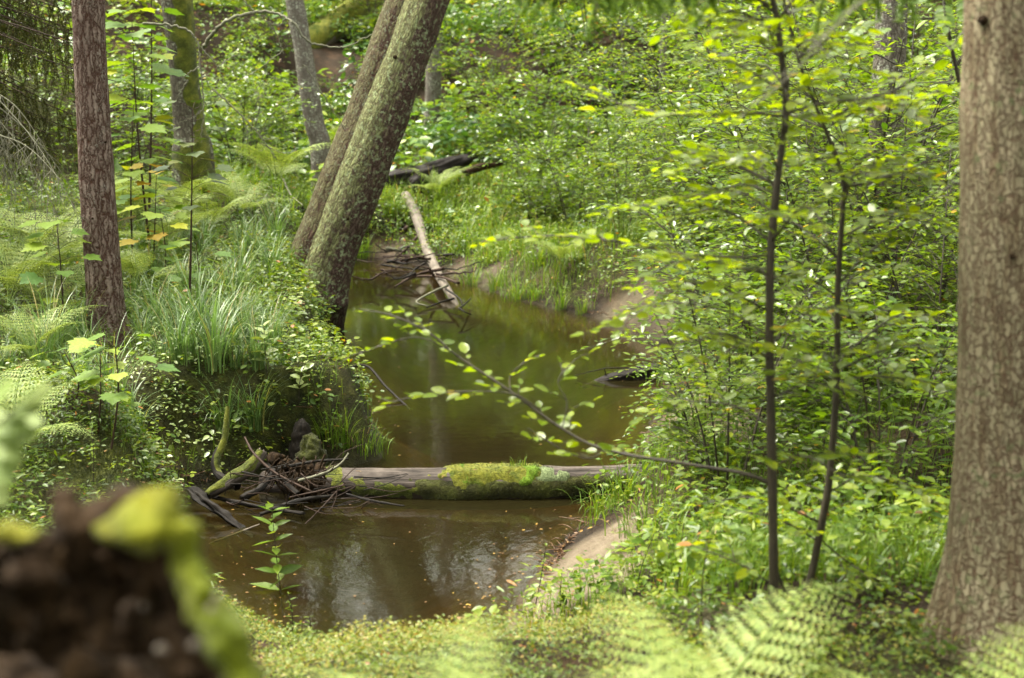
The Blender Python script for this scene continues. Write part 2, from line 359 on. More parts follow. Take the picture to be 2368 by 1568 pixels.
    hh = q.math('ADD', q.math('MULTIPLY', fb.outputs['Fac'], .35), h.outputs[0])
    q.l(q.bump(hh, bump), p.inputs['Normal']); q.l(p.outputs[0], out.inputs[0]); return m
def woodmat(name, c1, c2, rough=.7, scale=(60, 60, 4), bump=.006, spec=.12, moss=None, moss_thr=.3, damp_shade=0.):
    c1, c2 = [tuple(x * .72 for x in c_) for c_ in (c1, c2)]; moss = moss and tuple(x * .72 for x in moss)
    m, nt, out = mat(name); q = N(nt); b = q.attr('bark').outputs['Vector']
    f = q.noise(q.mapv(b, scale), 1, 5, .65); g = q.noise(b, 6, 3)
    c = q.ramp(f.outputs['Fac'], [(.3, c1), (.68, c2)]).outputs[0]
    c = q.mix(.6, c, q.ramp(g.outputs['Fac'], [(.3, (.5, .48, .46)), (.7, (1.3, 1.3, 1.3))]).outputs[0], 'MULTIPLY')
    if moss:
        geo = q.n('ShaderNodeNewGeometry'); sp = q.n('ShaderNodeSeparateXYZ'); q.l(geo.outputs['Normal'], sp.inputs[0])
        mn = q.math('ADD', sp.outputs[2], q.math('MULTIPLY', q.math('SUBTRACT', q.noise(b, 14, 5).outputs['Fac'], .5), 3.))
        c = q.mix(q.ramp(mn, [(moss_thr, (0, 0, 0)), (moss_thr + .3, (1, 1, 1))]).outputs[0], c, q.mix(q.noise(b, 70, 3).outputs['Fac'], moss, tuple(x * 2 for x in moss)))
    if damp_shade:  # darkens low wood: wet near the waterline plus underside shade put into the colour
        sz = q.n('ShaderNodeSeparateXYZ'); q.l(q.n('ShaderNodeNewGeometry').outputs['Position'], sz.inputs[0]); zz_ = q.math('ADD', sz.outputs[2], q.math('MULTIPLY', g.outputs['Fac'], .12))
        c = q.mix(q.ramp(zz_, [(damp_shade, (0, 0, 0)), (damp_shade + .14, (1, 1, 1))]).outputs[0], q.mix(1., c, (.2, .17, .14), 'MULTIPLY'), c)
    p = q.n('ShaderNodeBsdfPrincipled'); q.l(c, p.inputs['Base Color']); p.inputs['Roughness'].default_value = rough; p.inputs['Specular IOR Level'].default_value = spec
    q.l(q.bump(f.outputs['Fac'], bump), p.inputs['Normal']); q.l(p.outputs[0], out.inputs[0]); return m
def mossmat(name, c1, c2, c3=None, scale=50, bump=.02):
    c1, c2 = [tuple(x * .72 for x in c_) for c_ in (c1, c2)]; c3 = c3 and tuple(x * .72 for x in c3)
    m, nt, out = mat(name); q = N(nt); geo = q.n('ShaderNodeNewGeometry')
    f = q.noise(geo.outputs['Position'], scale, 5, .7); g = q.noise(geo.outputs['Position'], scale * .14, 3)
    c = q.mix(g.outputs['Fac'], c1, c2) if not c3 else q.ramp(g.outputs['Fac'], [(.32, c1), (.5, c2), (.66, c3)]).outputs[0]
    c = q.mix(.8, c, q.ramp(f.outputs['Fac'], [(.3, (.35, .35, .3)), (.7, (1.5, 1.5, 1.4))]).outputs[0], 'MULTIPLY')
    p = q.n('ShaderNodeBsdfPrincipled'); q.l(c, p.inputs['Base Color']); p.inputs['Roughness'].default_value = .9; p.inputs['Specular IOR Level'].default_value = .06
    p.inputs['Sheen Weight'].default_value = .08
    q.l(q.bump(f.outputs['Fac'], bump), p.inputs['Normal']); q.l(p.outputs[0], out.inputs[0]); return m
M = {}
M['herb'] = leafmat('herb leaf', [(0, (.035, .075, .010)), (.35, (.075, .14, .016)), (.7, (.13, .195, .022)), (.93, (.20, .25, .03)), (.97, (.35, .24, .03)), (1, (.30, .13, .03))])
M['hill'] = leafmat('hillside leaf', [(0, (.045, .105, .035)), (.35, (.09, .175, .04)), (.7, (.17, .255, .038)), (.94, (.28, .32, .04)), (.97, (.36, .25, .05)), (1, (.32, .15, .05))], trans=.36, rough=.3, spec=.45)
M['sap'] = leafmat('buckthorn leaf', [(0, (.08, .13, .007)), (.4, (.145, .22, .008)), (.8, (.23, .295, .010)), (.985, (.24, .28, .02)), (1, (.4, .3, .03))], trans=.56, rough=.25, spec=.4, tcol=(1.6, 1.5, .3))
M['shrub'] = leafmat('shrub leaf', [(0, (.045, .095, .014)), (.4, (.10, .175, .014)), (.8, (.165, .24, .018)), (.97, (.24, .29, .024)), (1, (.4, .27, .03))], trans=.46, rough=.28, spec=.45, tcol=(1.5, 1.45, .35))
M['maple'] = leafmat('maple leaf', [(0, (.06, .14, .025)), (.5, (.12, .21, .03)), (.8, (.22, .30, .03)), (1, (.34, .36, .03))], trans=.42, rough=.48, spec=.3)
M['pale'] = leafmat('pale seedling leaf', [(0, (.13, .20, .07)), (.5, (.21, .29, .11)), (1, (.32, .38, .16))], trans=.3, rough=.38, spec=.6)
M['maple_o'] = leafmat('autumn maple leaf', [(0, (.20, .17, .03)), (.4, (.30, .21, .03)), (1, (.20, .29, .04))], trans=.4, rough=.55, spec=.2, tcol=(1.3, 1.1, .6))
M['maple_d'] = leafmat('dark maple leaf', [(0, (.025, .05, .014)), (.6, (.05, .08, .016)), (1, (.16, .15, .02))], trans=.25, rough=.55, spec=.22)
M['fern'] = leafmat('fern frond', [(0, (.11, .18, .045)), (.5, (.19, .265, .08)), (1, (.30, .35, .12))], trans=.35, rough=.6, tcol=(1.2, 1.2, .6))
M['grass'] = leafmat('grass blade', [(0, (.06, .13, .016)), (.4, (.11, .20, .026)), (.8, (.17, .26, .04)), (.95, (.22, .24, .07)), (1, (.34, .26, .12))], trans=.35, rough=.45)
M['sedge'] = leafmat('sedge blade', [(0, (.05, .10, .035)), (.5, (.12, .20, .08)), (.88, (.21, .30, .14)), (1, (.30, .24, .10))], trans=.28, rough=.35, spec=.5, tcol=(1.2, 1.4, .6))
M['berry'] = leafmat('bilberry leaf', [(0, (.05, .10, .018)), (.4, (.11, .17, .025)), (.75, (.19, .23, .04)), (.9, (.26, .22, .06)), (1, (.28, .10, .05))], trans=.35, rough=.42)
M['needle'] = leafmat('spruce needle', [(0, (.035, .05, .010)), (.6, (.075, .085, .016)), (1, (.14, .125, .03))], trans=.15, rough=.6, spec=.2)
M['needle_l'] = leafmat('bright spruce needle', [(0, (.08, .17, .02)), (1, (.16, .26, .03))], trans=.4, rough=.5)
M['deadleaf'] = leafmat('fallen leaf', [(0, (.10, .05, .028)), (.6, (.20, .11, .04)), (.9, (.36, .22, .05)), (1, (.42, .28, .05))], trans=.15, rough=.5, tcol=(1, .9, .5))
M['pine'] = barkmat('pine bark', (.19, .14, .118), (.27, .21, .178), (.075, .035, .023), scale=(24, 24, 4.5), width=.10, lichen=(.30, .29, .25), lich_amt=.2, bump=.018, lich_scale=70, warp=.05)
M['spruce'] = barkmat('spruce bark', (.31, .275, .23), (.41, .37, .315), (.18, .105, .08), scale=(46, 46, 19), width=.05, lichen=(.24, .26, .16), lich_amt=.35, bump=.010, lich_scale=26, warp=.05, soft=3.2, patchy=.45, damp_shade=1.42, dampc=(.72, .7, .58))
M['alder'] = barkmat('lichened alder bark', (.15, .10, .08), (.21, .155, .125), (.06, .036, .028), scale=(30, 30, 6), width=.16, lichen=(.31, .37, .21), lich_amt=.6, moss=(.19, .215, .085), moss_dir=(-.8, -.35, .25), bump=.024, lich_scale=19, moss_thr=.12, damp_shade=.62)
M['alder_r'] = barkmat('reddish alder bark', (.12, .072, .055), (.18, .115, .088), (.05, .024, .018), scale=(30, 30, 6), width=.16, moss=(.12, .12, .055), moss_dir=(-.9, -.1, .2), lichen=(.22, .24, .16), lich_amt=.6, bump=.02, lich_scale=30, damp_shade=.8)
M['mossbark'] = barkmat('grey bark', (.115, .105, .078), (.16, .15, .11), (.05, .042, .03), scale=(30, 30, 7), width=.14, lichen=(.33, .36, .27), lich_amt=.4, bump=.012)
M['greybark'] = barkmat('pale grey bark', (.17, .15, .125), (.22, .20, .17), (.08, .065, .055), scale=(40, 40, 10), width=.1, lichen=(.40, .42, .34), lich_amt=.5, bump=.007)
M['stem'] = woodmat('dark sapling bark', (.022, .017, .010), (.055, .043, .024), rough=.6, scale=(70, 70, 25), spec=.3)
M['twig'] = woodmat('brown twig', (.02, .012, .008), (.075, .045, .032), rough=.65, scale=(80, 80, 8))
M['twig_grey'] = woodmat('lichened grey twig', (.11, .105, .075), (.26, .26, .185), rough=.9, scale=(60, 60, 20))
M['darkwood'] = woodmat('wet dark wood', (.004, .003, .0022), (.020, .0145, .010), rough=.7, spec=.15, bump=.012)
M['greywood'] = woodmat('bleached wood', (.10, .085, .07), (.22, .185, .15), rough=.7, scale=(45, 45, 3))
M['logwood'] = woodmat('old log wood', (.02, .015, .012), (.17, .14, .12), rough=.7, scale=(55, 55, 3), bump=.014, moss=(.05, .050, .011), moss_thr=1.0, damp_shade=.14)  # lower flank carries waterline wet and painted underside shade
M['burnt'] = woodmat('charred wood', (.006, .005, .005), (.035, .027, .023), rough=.6, scale=(40, 40, 4), bump=.02)
M['rot'] = woodmat('rotten stump wood', (.004, .002, .0008), (.048, .027, .011), rough=.9, scale=(26, 26, 11), bump=.02)
M['moss'] = mossmat('moss', (.045, .055, .010), (.085, .10, .015), (.15, .16, .022))
M['moss_y'] = mossmat('yellow moss', (.08, .10, .011), (.165, .165, .02), (.06, .09, .010), scale=42)
M['moss_s'] = mossmat('stump moss', (.075, .105, .003), (.105, .125, .004), (.16, .15, .008), scale=26)
M['moss_d'] = mossmat('dark moss', (.022, .024, .008), (.045, .046, .012), (.07, .08, .016), scale=40)
M['moss_b'] = mossmat('bright moss', (.09, .17, .01), (.14, .22, .015), scale=70, bump=.012)
M['lichen_p'] = mossmat('pale lichen', (.11, .145, .06), (.19, .23, .12), scale=70, bump=.012)
# ================================================================== the setting: ground and water
def axis(segs):
    o = []
    for a, b, st in segs: o += list(np.arange(a, b, st))
    return np.array(o + [segs[-1][1]])
gx = axis([(-120, -30, 6), (-30, -9, .8), (-9, -4.5, .22), (-4.5, 4.5, .07), (4.5, 9, .22), (9, 30, .8), (30, 120, 6)])
gy = axis([(-30, -2, 3), (-2, 4.5, .3), (4.5, 13, .07), (13, 20, .11), (20, 32, .2), (32, 60, .6), (60, 160, 5)])
XX, YY = np.meshgrid(gx, gy); xr, yr = XX.ravel(), YY.ravel()
zz = hgt(xr, yr); SD = sdist(xr, yr)
nx, ny = len(gx), len(gy); ii = np.arange(ny - 1)[:, None] * nx; jj = np.arange(nx - 1)[None, :]
tb = MB(); tb.add(np.stack([xr, yr, zz], -1), np.stack([ii + jj, ii + jj + 1, ii + nx + jj + 1, ii + nx + jj], -1).reshape(-1, 4))
def blob(px, rad, dep=None):
    g = ground(*px); return sstep(rad, rad * .45, np.hypot(xr - g[0], yr - g[1]))
q3 = np.stack([xr, yr, 0 * xr], -1); nz1 = fbm(q3 * 2.2, 21, 3)
sand = np.zeros_like(xr)
for px, rad in (((1330, 1290), .42), ((1270, 1360), .5), ((1390, 1330), .38), ((1240, 1400), .45), ((1420, 1240), .3), ((1430, 740), .75), ((1490, 775), .55), ((1110, 650), .45), ((1040, 634), .45), ((900, 598), .6), ((960, 592), .4),
                ((1680, 985), .6), ((1560, 960), .5), ((1620, 940), .4)): sand = np.maximum(sand, blob(px, rad))
sand = np.clip(sand * 1.25 + nz1 * .22, 0, 1) * (SD > -.02) * np.where(yr > 13, .42, 1)
left = xr < np.interp(yr, [5, 8, 11, 14, 18, 24, 28], [-.4, -.4, -.3, -.4, -.6, -1, -1.6])
mossw = np.clip(.5 + nz1 * .8 + np.where(left, .25, -.35) + .9 * blob((255, 1080), .8) + .8 * blob((700, 860), .9) + .5 * blob((300, 1120), .8) + .4 * blob((540, 960), .7), 0, 1) * (yr < 24)
wet = sstep(.3, .0, SD + .12 * nz1)
ground_m, nt, out = mat('forest floor'); q = N(nt)
geo = q.n('ShaderNodeNewGeometry'); pos = geo.outputs['Position']
n1 = q.noise(pos, 9, 5, .65); n2 = q.noise(pos, 55, 4, .7); n3 = q.noise(pos, 2.2, 3)
soil = q.ramp(n2.outputs['Fac'], [(.28, (.010, .007, .004)), (.5, (.035, .023, .014)), (.72, (.10, .065, .036))]).outputs[0]
soil = q.mix(q.ramp(n3.outputs['Fac'], [(.5, (0, 0, 0)), (.7, (.5, .5, .5))]).outputs[0], soil, (.15, .085, .05))
mo = q.mix(.8, q.ramp(n1.outputs['Fac'], [(.32, (.022, .028, .008)), (.5, (.05, .06, .011)), (.66, (.10, .11, .018))]).outputs[0], q.ramp(n2.outputs['Fac'], [(.3, (.4, .4, .4)), (.7, (1.5, 1.5, 1.5))]).outputs[0], 'MULTIPLY')
c = q.mix(q.math('MULTIPLY', q.attr('moss').outputs['Fac'], 1.), soil, mo)
sg = q.noise(pos, 180, 2, .8)
sa = q.mix(.75, q.ramp(n1.outputs['Fac'], [(.3, (.20, .155, .105)), (.7, (.33, .265, .19))]).outputs[0], q.ramp(sg.outputs['Fac'], [(.25, (.45, .42, .4)), (.6, (1.15, 1.15, 1.15))]).outputs[0], 'MULTIPLY')
c = q.mix(q.attr('sand').outputs['Fac'], c, sa)
c = q.mix(1., c, (.75, .75, .75), 'MULTIPLY')
bed = q.ramp(n1.outputs['Fac'], [(.3, (.036, .025, .011)), (.7, (.09, .063, .027))]).outputs[0]
c = q.mix(q.attr('wet').outputs['Fac'], c, q.mix(1., c, (.38, .34, .3), 'MULTIPLY'))
c = q.mix(q.attr('bed').outputs['Fac'], c, bed)
p = q.n('ShaderNodeBsdfPrincipled'); q.l(c, p.inputs['Base Color'])
q.l(q.math('SUBTRACT', .9, q.math('MULTIPLY', q.attr('wet').outputs['Fac'], .5)), p.inputs['Roughness']); p.inputs['Specular IOR Level'].default_value = .15
q.l(q.bump(q.math('ADD', n2.outputs['Fac'], n1.outputs['Fac']), .05), p.inputs['Normal']); q.l(p.outputs[0], out.inputs[0])
go = tb.build('ground', ground_m); tag(go, kind='structure')
for nm, arr in (('sand', sand), ('moss', mossw), ('bed', sstep(.0, -.1, SD)), ('wet', wet)):
    a = go.data.attributes.new(nm, 'FLOAT', 'POINT'); a.data.foreach_set('value', np.clip(arr, 0, 1).astype(np.float32))

water_m, nt, out = mat('brown stream water'); q = N(nt)
pos = q.n('ShaderNodeNewGeometry').outputs['Position']
r1 = q.noise(q.mapv(pos, (1, .55, 1)), 14, 3, .5, .4); r2 = q.noise(q.mapv(pos, (1, .7, 1)), 70, 2, .5); r3 = q.noise(pos, 1.1, 2)
hgtn = q.math('ADD', q.math('MULTIPLY', r1.outputs['Fac'], 1.), q.math('MULTIPLY', r2.outputs['Fac'], q.math('MULTIPLY', r3.outputs['Fac'], .32)))
bn = q.bump(hgtn, .0010)
fr = q.n('ShaderNodeFresnel'); fr.inputs['IOR'].default_value = 1.36; q.l(bn, fr.inputs['Normal'])
tr = q.n('ShaderNodeBsdfTransparent'); tr.inputs[0].default_value = (.86, .86, .68, 1)
di = q.n('ShaderNodeBsdfDiffuse'); di.inputs[0].default_value = (.044, .037, .013, 1)
body = q.n('ShaderNodeMixShader'); body.inputs[0].default_value = .17; q.l(tr.outputs[0], body.inputs[1]); q.l(di.outputs[0], body.inputs[2])
gl = q.n('ShaderNodeBsdfGlossy'); gl.inputs['Roughness'].default_value = .02; q.l(bn, gl.inputs['Normal'])
mx = q.n('ShaderNodeMixShader'); q.l(fr.outputs[0], mx.inputs[0]); q.l(body.outputs[0], mx.inputs[1]); q.l(gl.outputs[0], mx.inputs[2]); q.l(mx.outputs[0], out.inputs[0])
va = q.n('ShaderNodeVolumeAbsorption'); va.inputs['Color'].default_value = (.72, .50, .14, 1); va.inputs['Density'].default_value = 3.2; q.l(va.outputs[0], out.inputs['Volume'])
x0, x1, y0, y1 = STREAM[:, 0].min() - .25, STREAM[:, 0].max() + .25, STREAM[:, 1].min() - .25, STREAM[:, 1].max() + .25
wb = MB(); wb.add([(x0, y0, 0), (x1, y0, 0), (x1, y1, 0), (x0, y1, 0), (x0, y0, -.95), (x1, y0, -.95), (x1, y1, -.95), (x0, y1, -.95)],
                  np.array([[0, 1, 2, 3], [7, 6, 5, 4], [0, 4, 5, 1], [1, 5, 6, 2], [2, 6, 7, 3], [3, 7, 4, 0]]))
tag(wb.build('water', water_m, smooth=False), kind='structure')

# ================================================================== big trunks
def trunk_disp(amp, seed, fx=9, fl=3.2, lump=.05):
    def f(b, t):
        a = fbm(b * np.array([fx, fx, fl]), seed, 3); ridge = 1 - 2 * np.abs(vnoise(b * np.array([fx * 1.7, fx * 1.7, fl * .7]), seed + 5))
        return amp * (a * .5 + ridge * .5) + lump * np.repeat(t.r, t.seg) * fbm(b * 1.3, seed + 9, 2)
    return f
def trunk_px(pts, dep, sink=.35):
    """pts (X, Y, width) in the picture at one depth, last one at the ground"""
    P = [at(X, Y, dep) for X, Y, w in pts]; rr = [w * .5 * pxm(dep) for X, Y, w in pts]
    z = gz(P[-1][0], P[-1][1])
    P.append(np.array([P[-1][0], P[-1][1], min(z, P[-1][2]) - sink])); rr.append(rr[-1] * 1.12)
    P, rr = P[::-1], rr[::-1]
    d = P[-1] - P[-2]; d = d / np.linalg.norm(d)
    return P, rr, d
def tree(name, label, pts, dep, m, up=6., amp=.008, seed=1, rings=120, seg=40, cat='tree', group=None, lump=.06):
    P, rr, d = trunk_px(pts, dep); p_, r_ = P[-1], rr[-1]
    for s in (.6, 1.3, 2.4, 4, up): P.append(p_ + d * s); rr.append(r_ * (1 - .18 * s / up))
    t = Tube(P, rr, rings, seg, trunk_disp(amp, seed, lump=lump))
    base = np.array([P[0][0], P[0][1], P[0][2]])
    root = thing(name, base, label, cat, group)
    mb = MB(); t.into(mb); mb.build('trunk', m, root, base)
    return root, t, base
g = ground(250, 790)
pine, pine_t, pine_b = tree('pine_tree', 'reddish brown pine trunk with deeply furrowed bark on the left grassy bank', [(203, -40, 72), (207, 100, 72), (218, 300, 75), (231, 520, 79), (240, 650, 86), (248, 740, 96), (254, 790, 122)], g[1], M['pine'], 6, .011, 3, 170, 56)
g = ground(2330, 1490)
spr, spr_t, spr_b = tree('spruce_tree', 'thick pale barked spruce trunk with red brown cracks filling the right edge', [(2366, -30, 262), (2364, 300, 270), (2362, 700, 282), (2362, 1000, 302), (2362, 1200, 334), (2362, 1300, 366), (2362, 1400, 424), (2362, 1490, 490)], g[1], M['spruce'], 6, .006, 5, 220, 96, lump=.03)
SPD = g[1]
lean = thing('leaning_tree', at(740, 780, 18.2) * np.array([1, 1, 0]), 'big lichened tree of two fused trunks leaning right over the stream edge', 'tree')
lb = np.array(lean.location)
for nm, pts, dep, m, seed, rad in (('trunk', [(1010, -60, 90), (990, 0, 92), (897, 250, 100), (835, 410, 106), (778, 560, 110), (750, 650, 120), (740, 700, 130), (742, 745, 112), (748, 790, 92)], 18.0, 'alder', 11, 0), ('trunk', [(970, -60, 96), (946, 0, 98), (860, 250, 106), (769, 490, 114), (722, 610, 124), (700, 660, 134), (694, 730, 150)], 18.22, 'alder_r', 15, 0)):
    P, rr, d = trunk_px(pts, dep, .3); p_, r_ = P[-1], rr[-1]
    for s in (.8, 1.8, 3, 4.5, 6): P.append(p_ + d * s); rr.append(r_ * (1 - .2 * s / 6))
    t = Tube(P, rr, 190, 56, trunk_disp(.016, seed, 8, 2.4)); mb = MB(); t.into(mb); o = mb.build(nm, M[m], lean, lb)
    if m == 'alder_r': o['label'] = 'reddish rear trunk of the pair'
    else: leanT = t
mossy, mossy_t, mossy_b = tree('mossy_tree', 'grey trunk with dark green moss down its right side, behind the maple seedlings', [(405, -40, 66), (408, 0, 66), (426, 180, 64), (438, 300, 72), (446, 350, 92)], 21.0, M['mossbark'], 7, .008, 21, 110, 40)
mk = np.clip(.55 * np.sum(mossy_t.dirs * np.array([.85, -.45, .1]), -1) + .9 * fbm(mossy_t.bark.reshape(-1, 3) * np.array([4, 4, 2.2]), 4, 3).reshape(mossy_t.rings, -1) - .1, -.3, 1)
mb, _, _ = moss_on(mossy_t, mk * 1.6, .014, 1); mb.build('moss', M['moss'], mossy, mossy_b)
tree('grey_tree', 'slim pale grey trunk leaning left on the hillside left of the leaning tree', [(676, -40, 40), (681, 0, 40), (700, 110, 41), (713, 200, 44), (728, 290, 46), (742, 345, 50)], 28.5, M['greybark'], 9, .008, 31, 80, 28)
tree('grey_tree', 'pale grey trunk half hidden just right of the leaning tree', [(1008, -40, 33), (1005, 60, 34), (1000, 250, 37), (996, 330, 40)], 33, M['greybark'], 14, .008, 33, 90, 28)
snag, _, sb_ = tree('grey_tree', 'weathered grey trunk seen through the leaves between the two right hand saplings and spruce', [(2062, -40, 66), (2058, 80, 70), (2048, 300, 74), (2038, 440, 78), (2030, 540, 84)], 13.5, M['greybark'], 7, .012, 35, 100, 40)
tree('grey_tree', 'faint thin grey trunk on the hillside below the hanging spruce twigs', [(1538, -40, 15), (1536, 40, 16), (1530, 220, 18)], 34, M['greybark'], 10, .004, 37, 50, 16)

def stub(t, root, base, zpx, side, r, l, m):
    """dead branch stub growing out of a trunk; side: angle from the side facing the viewer"""
    k = int(np.argmin(np.abs(t.c[:, 2] - zpx))); a = np.array([math.sin(side), -math.cos(side), .25]); a = a / np.linalg.norm(a); p = t.c[k]
    tt = Tube([p + a * t.r[k] * .8, p + a * (t.r[k] + l * .4), p + a * (t.r[k] + l)], [r * 1.7, r, r * .75], 12, 12, lambda b, q_: .25 * np.repeat(q_.r, q_.seg) * fbm(b * 60, 7, 2)); mb = MB(); tt.into(mb, jag=.6); mb.build('branch_stub', M[m], root, base)
for Y, s_, r, l in ((88, -1.05, .018, .02), (84, .0, .016, .022), (620, -.5, .012, .015), (380, .35, .012, .02), (1010, -.2, .012, .015)): stub(spr_t, spr, spr_b, at(2362, Y, SPD)[2], s_, r, l, 'rot')
for Y, s_, r, l in ((516, -.1, .012, .02), (240, -1.3, .010, .03), (330, .9, .010, .025)): stub(pine_t, pine, pine_b, at(225, Y, pine_b[1])[2], s_, r, l, 'rot')
for Y, s_, r, l in ((330, 1.2, .03, .05), (150, -.4, .022, .03), (520, .3, .02, .03)): stub(leanT, lean, lb, at(850, Y, 18)[2], s_, r, l, 'rot')
# ================================================================== fallen wood
def stick(name, label, cat, pts, r, m, group=None, rings=None, seg=10, amp=.15, seed=0, flat=1., parent=None):
    amp = amp * 1.8
    """pts: list of 3d points; r radii in metres"""
    rings = rings or 10 * len(pts)
    rm = float(np.mean(r))
    t = Tube(pts, r, rings, seg, lambda b, t: amp * np.repeat(t.r, t.seg) * (fbm(b / rm * np.array([.8, .8, .25]), seed, 2) + .7 * vnoise(b / rm * np.array([2.6, 2.6, .12]), seed + 3)))
    if flat != 1.: t.P[:, :, 2] = t.c[:, None, 2] + (t.P[:, :, 2] - t.c[:, None, 2]) * flat
    mb = MB(); t.into(mb, jag=.7 if rm > .012 else 0.); b = np.asarray(pts[0], float)
    o = mb.build(name, M[m], parent, np.zeros(3) if parent is None and False else (np.array(parent.location) if parent else b))
    if parent is None: tag(o, label, cat, group)
    return o, t
# the mossy log across the stream
LD = 10.75
lp = [at(610, 1128, LD + .15), at(760, 1126, LD + .05), at(1000, 1129, LD), at(1250, 1124, LD), at(1400, 1114, LD), at(1540, 1108, LD + .1)]
lr = [.12, .148, .158, .15, .128, .11]
lt = Tube(lp, lr, 150, 44, lambda b, t: .10 * np.repeat(t.r, t.seg) * fbm(b * np.array([6, 6, 1.5]), 40, 3) + .012 * (1 - 2 * np.abs(vnoise(b * np.array([26, 26, 1.5]), 44))))
lbase = lp[0].copy()
log = thing('mossy_log', lbase, 'thick mossy log lying across the stream from bank to bank', 'log')
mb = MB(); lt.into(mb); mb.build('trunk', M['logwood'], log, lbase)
rl_ = np.random.default_rng(3)
upd = lt.dirs[:, :, 2]; fr = lt.dirs[:, :, 1]; bk = lt.bark.reshape(-1, 3); nzL = fbm(bk * 7, 51, 3).reshape(lt.rings, -1); nzF = fbm(bk * 26, 52, 2).reshape(lt.rings, -1)
Xs = np.interp(np.arange(lt.rings) / (lt.rings - 1), np.linspace(0, 1, 6), [610, 760, 1000, 1250, 1400, 1540])[:, None]
Xs = Xs + 38 * nzL + 14 * nzF
def win(a, b, s=25): return sstep(a - s, a + s, Xs) * sstep(b + s, b - s, Xs)
patches = [('moss_y', win(1030, 1235) * sstep(.1, .7, upd + .45 * nzL) * 1.0 - .25 + .25 * nzF, .03, 'yellow green moss cushion on the crown of the log'),
           ('moss', (win(820, 985) * sstep(-.35, .15, upd) * sstep(.75, .25, upd) + win(760, 850) * sstep(-.1, .6, upd)) * (.6 + 1.0 * nzL) - .3 + .3 * nzF, .016, 'olive moss on the left half of the log'),
           ('moss_d', win(960, 1440, 60) * sstep(-.45, -.1, upd) * sstep(.85, .4, upd) * (fr < .3) * (.75 + .55 * nzL) - .25 + .15 * nzF, .016, 'dark moss on the flank of the log'),
           ('moss_b', win(1190, 1232, 9) * sstep(.15, .5, upd) * (fr < .1) - .25 + .1 * nzF, .034, 'bright green moss tuft'),
           ('moss_b', win(1062, 1085, 8) * sstep(.3, .55, upd) * (fr < .2) - .25 + .1 * nzF, .03, 'bright green moss tuft'),
           ('lichen_p', win(1242, 1285, 10) * sstep(.35, .6, upd) * (fr < .1) - .3 + .3 * nzF, .02, 'pale lichen patch')]
rs = np.random.default_rng(5)
for m, mask, th, lab in patches:
    mb, P, on = moss_on(lt, mask, th, 3)
    pts = P.reshape(-1, 3)[on]; dn = lt.dirs.reshape(-1, 3)[on]
    if len(pts):
        k = rs.integers(0, len(pts), min(2600, len(pts) * 5)); pp = pts[k] + rs.normal(0, .007, (len(k), 3))
        scatter(mb, NEEDLE, pp, norm(dn[k] + rs.normal(0, .6, (len(k), 3))), rs.normal(0, 1, (len(k), 3)), rs.uniform(.008, .02, len(k)), rs.random(len(k)), 2.2)
    o = mb.build('moss_patch', M[m], log, lbase); o['label'] = lab
# small end cracks: dead leaves resting on the log, each its own thing
for i, (X, Y, lab) in enumerate(((1104, 1086, 'curled brown leaf lying on the yellow moss of the log'), (1178, 1092, 'brown leaf fallen on the bright moss tuft of the log'), (1030, 1098, 'small tan leaf on the bare wood of the log'), (835, 1090, 'brown leaf at the left end of the mossy log'))):
    mb = MB(); scatter(mb, OVAL, [at(X, Y, LD - .12)], rdirs(rs, 1, .2), upn(rs, 1, .4), .045, rs.random(1)); tag(mb.build('fallen_leaf', M['deadleaf'], None, at(X, Y, LD - .12)), lab, 'leaf', 'leaves on the log')
# debris jam at the log's left end
def P3(l): return [at(*p) for p in l]
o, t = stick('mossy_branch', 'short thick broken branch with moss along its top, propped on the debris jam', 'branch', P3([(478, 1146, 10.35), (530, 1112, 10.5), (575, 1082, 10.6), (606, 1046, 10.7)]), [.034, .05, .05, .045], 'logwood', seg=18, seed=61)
mb, _, _ = moss_on(t, np.clip(t.dirs[:, :, 2] + .5 * fbm(t.bark.reshape(-1, 3) * 14, 3, 2).reshape(t.rings, -1) - .3, -.3, .7), .012, 1); mb.build('moss', M['moss'], o, np.array(o.location))
o, t = stick('crooked_branch', 'crooked mossy dead branch standing upright at the back of the debris jam', 'branch', P3([(548, 1124, 10.6), (505, 1098, 10.8), (497, 1060, 10.9), (518, 1015, 11), (526, 940, 11.1)]), [.034, .03, .026, .022, .012], 'darkwood', seg=14, seed=62)
mb, _, _ = moss_on(t, np.clip(.5 * t.dirs[:, :, 0] + .6 * fbm(t.bark.reshape(-1, 3) * 10, 7, 2).reshape(t.rings, -1) + np.linspace(-.6, .5, t.rings)[:, None], -.3, .7), .012, 1); mb.build('moss', M['moss'], o, np.array(o.location))
stick('split_plank', 'dark grooved slab of split wood sliding into the water left of the debris jam', 'driftwood', P3([(436, 1128, 10.3), (480, 1165, 10.1), (530, 1204, 9.95), (585, 1240, 9.8)]), [.03, .045, .035, .012], 'darkwood', seg=24, amp=.6, seed=63, flat=.5)
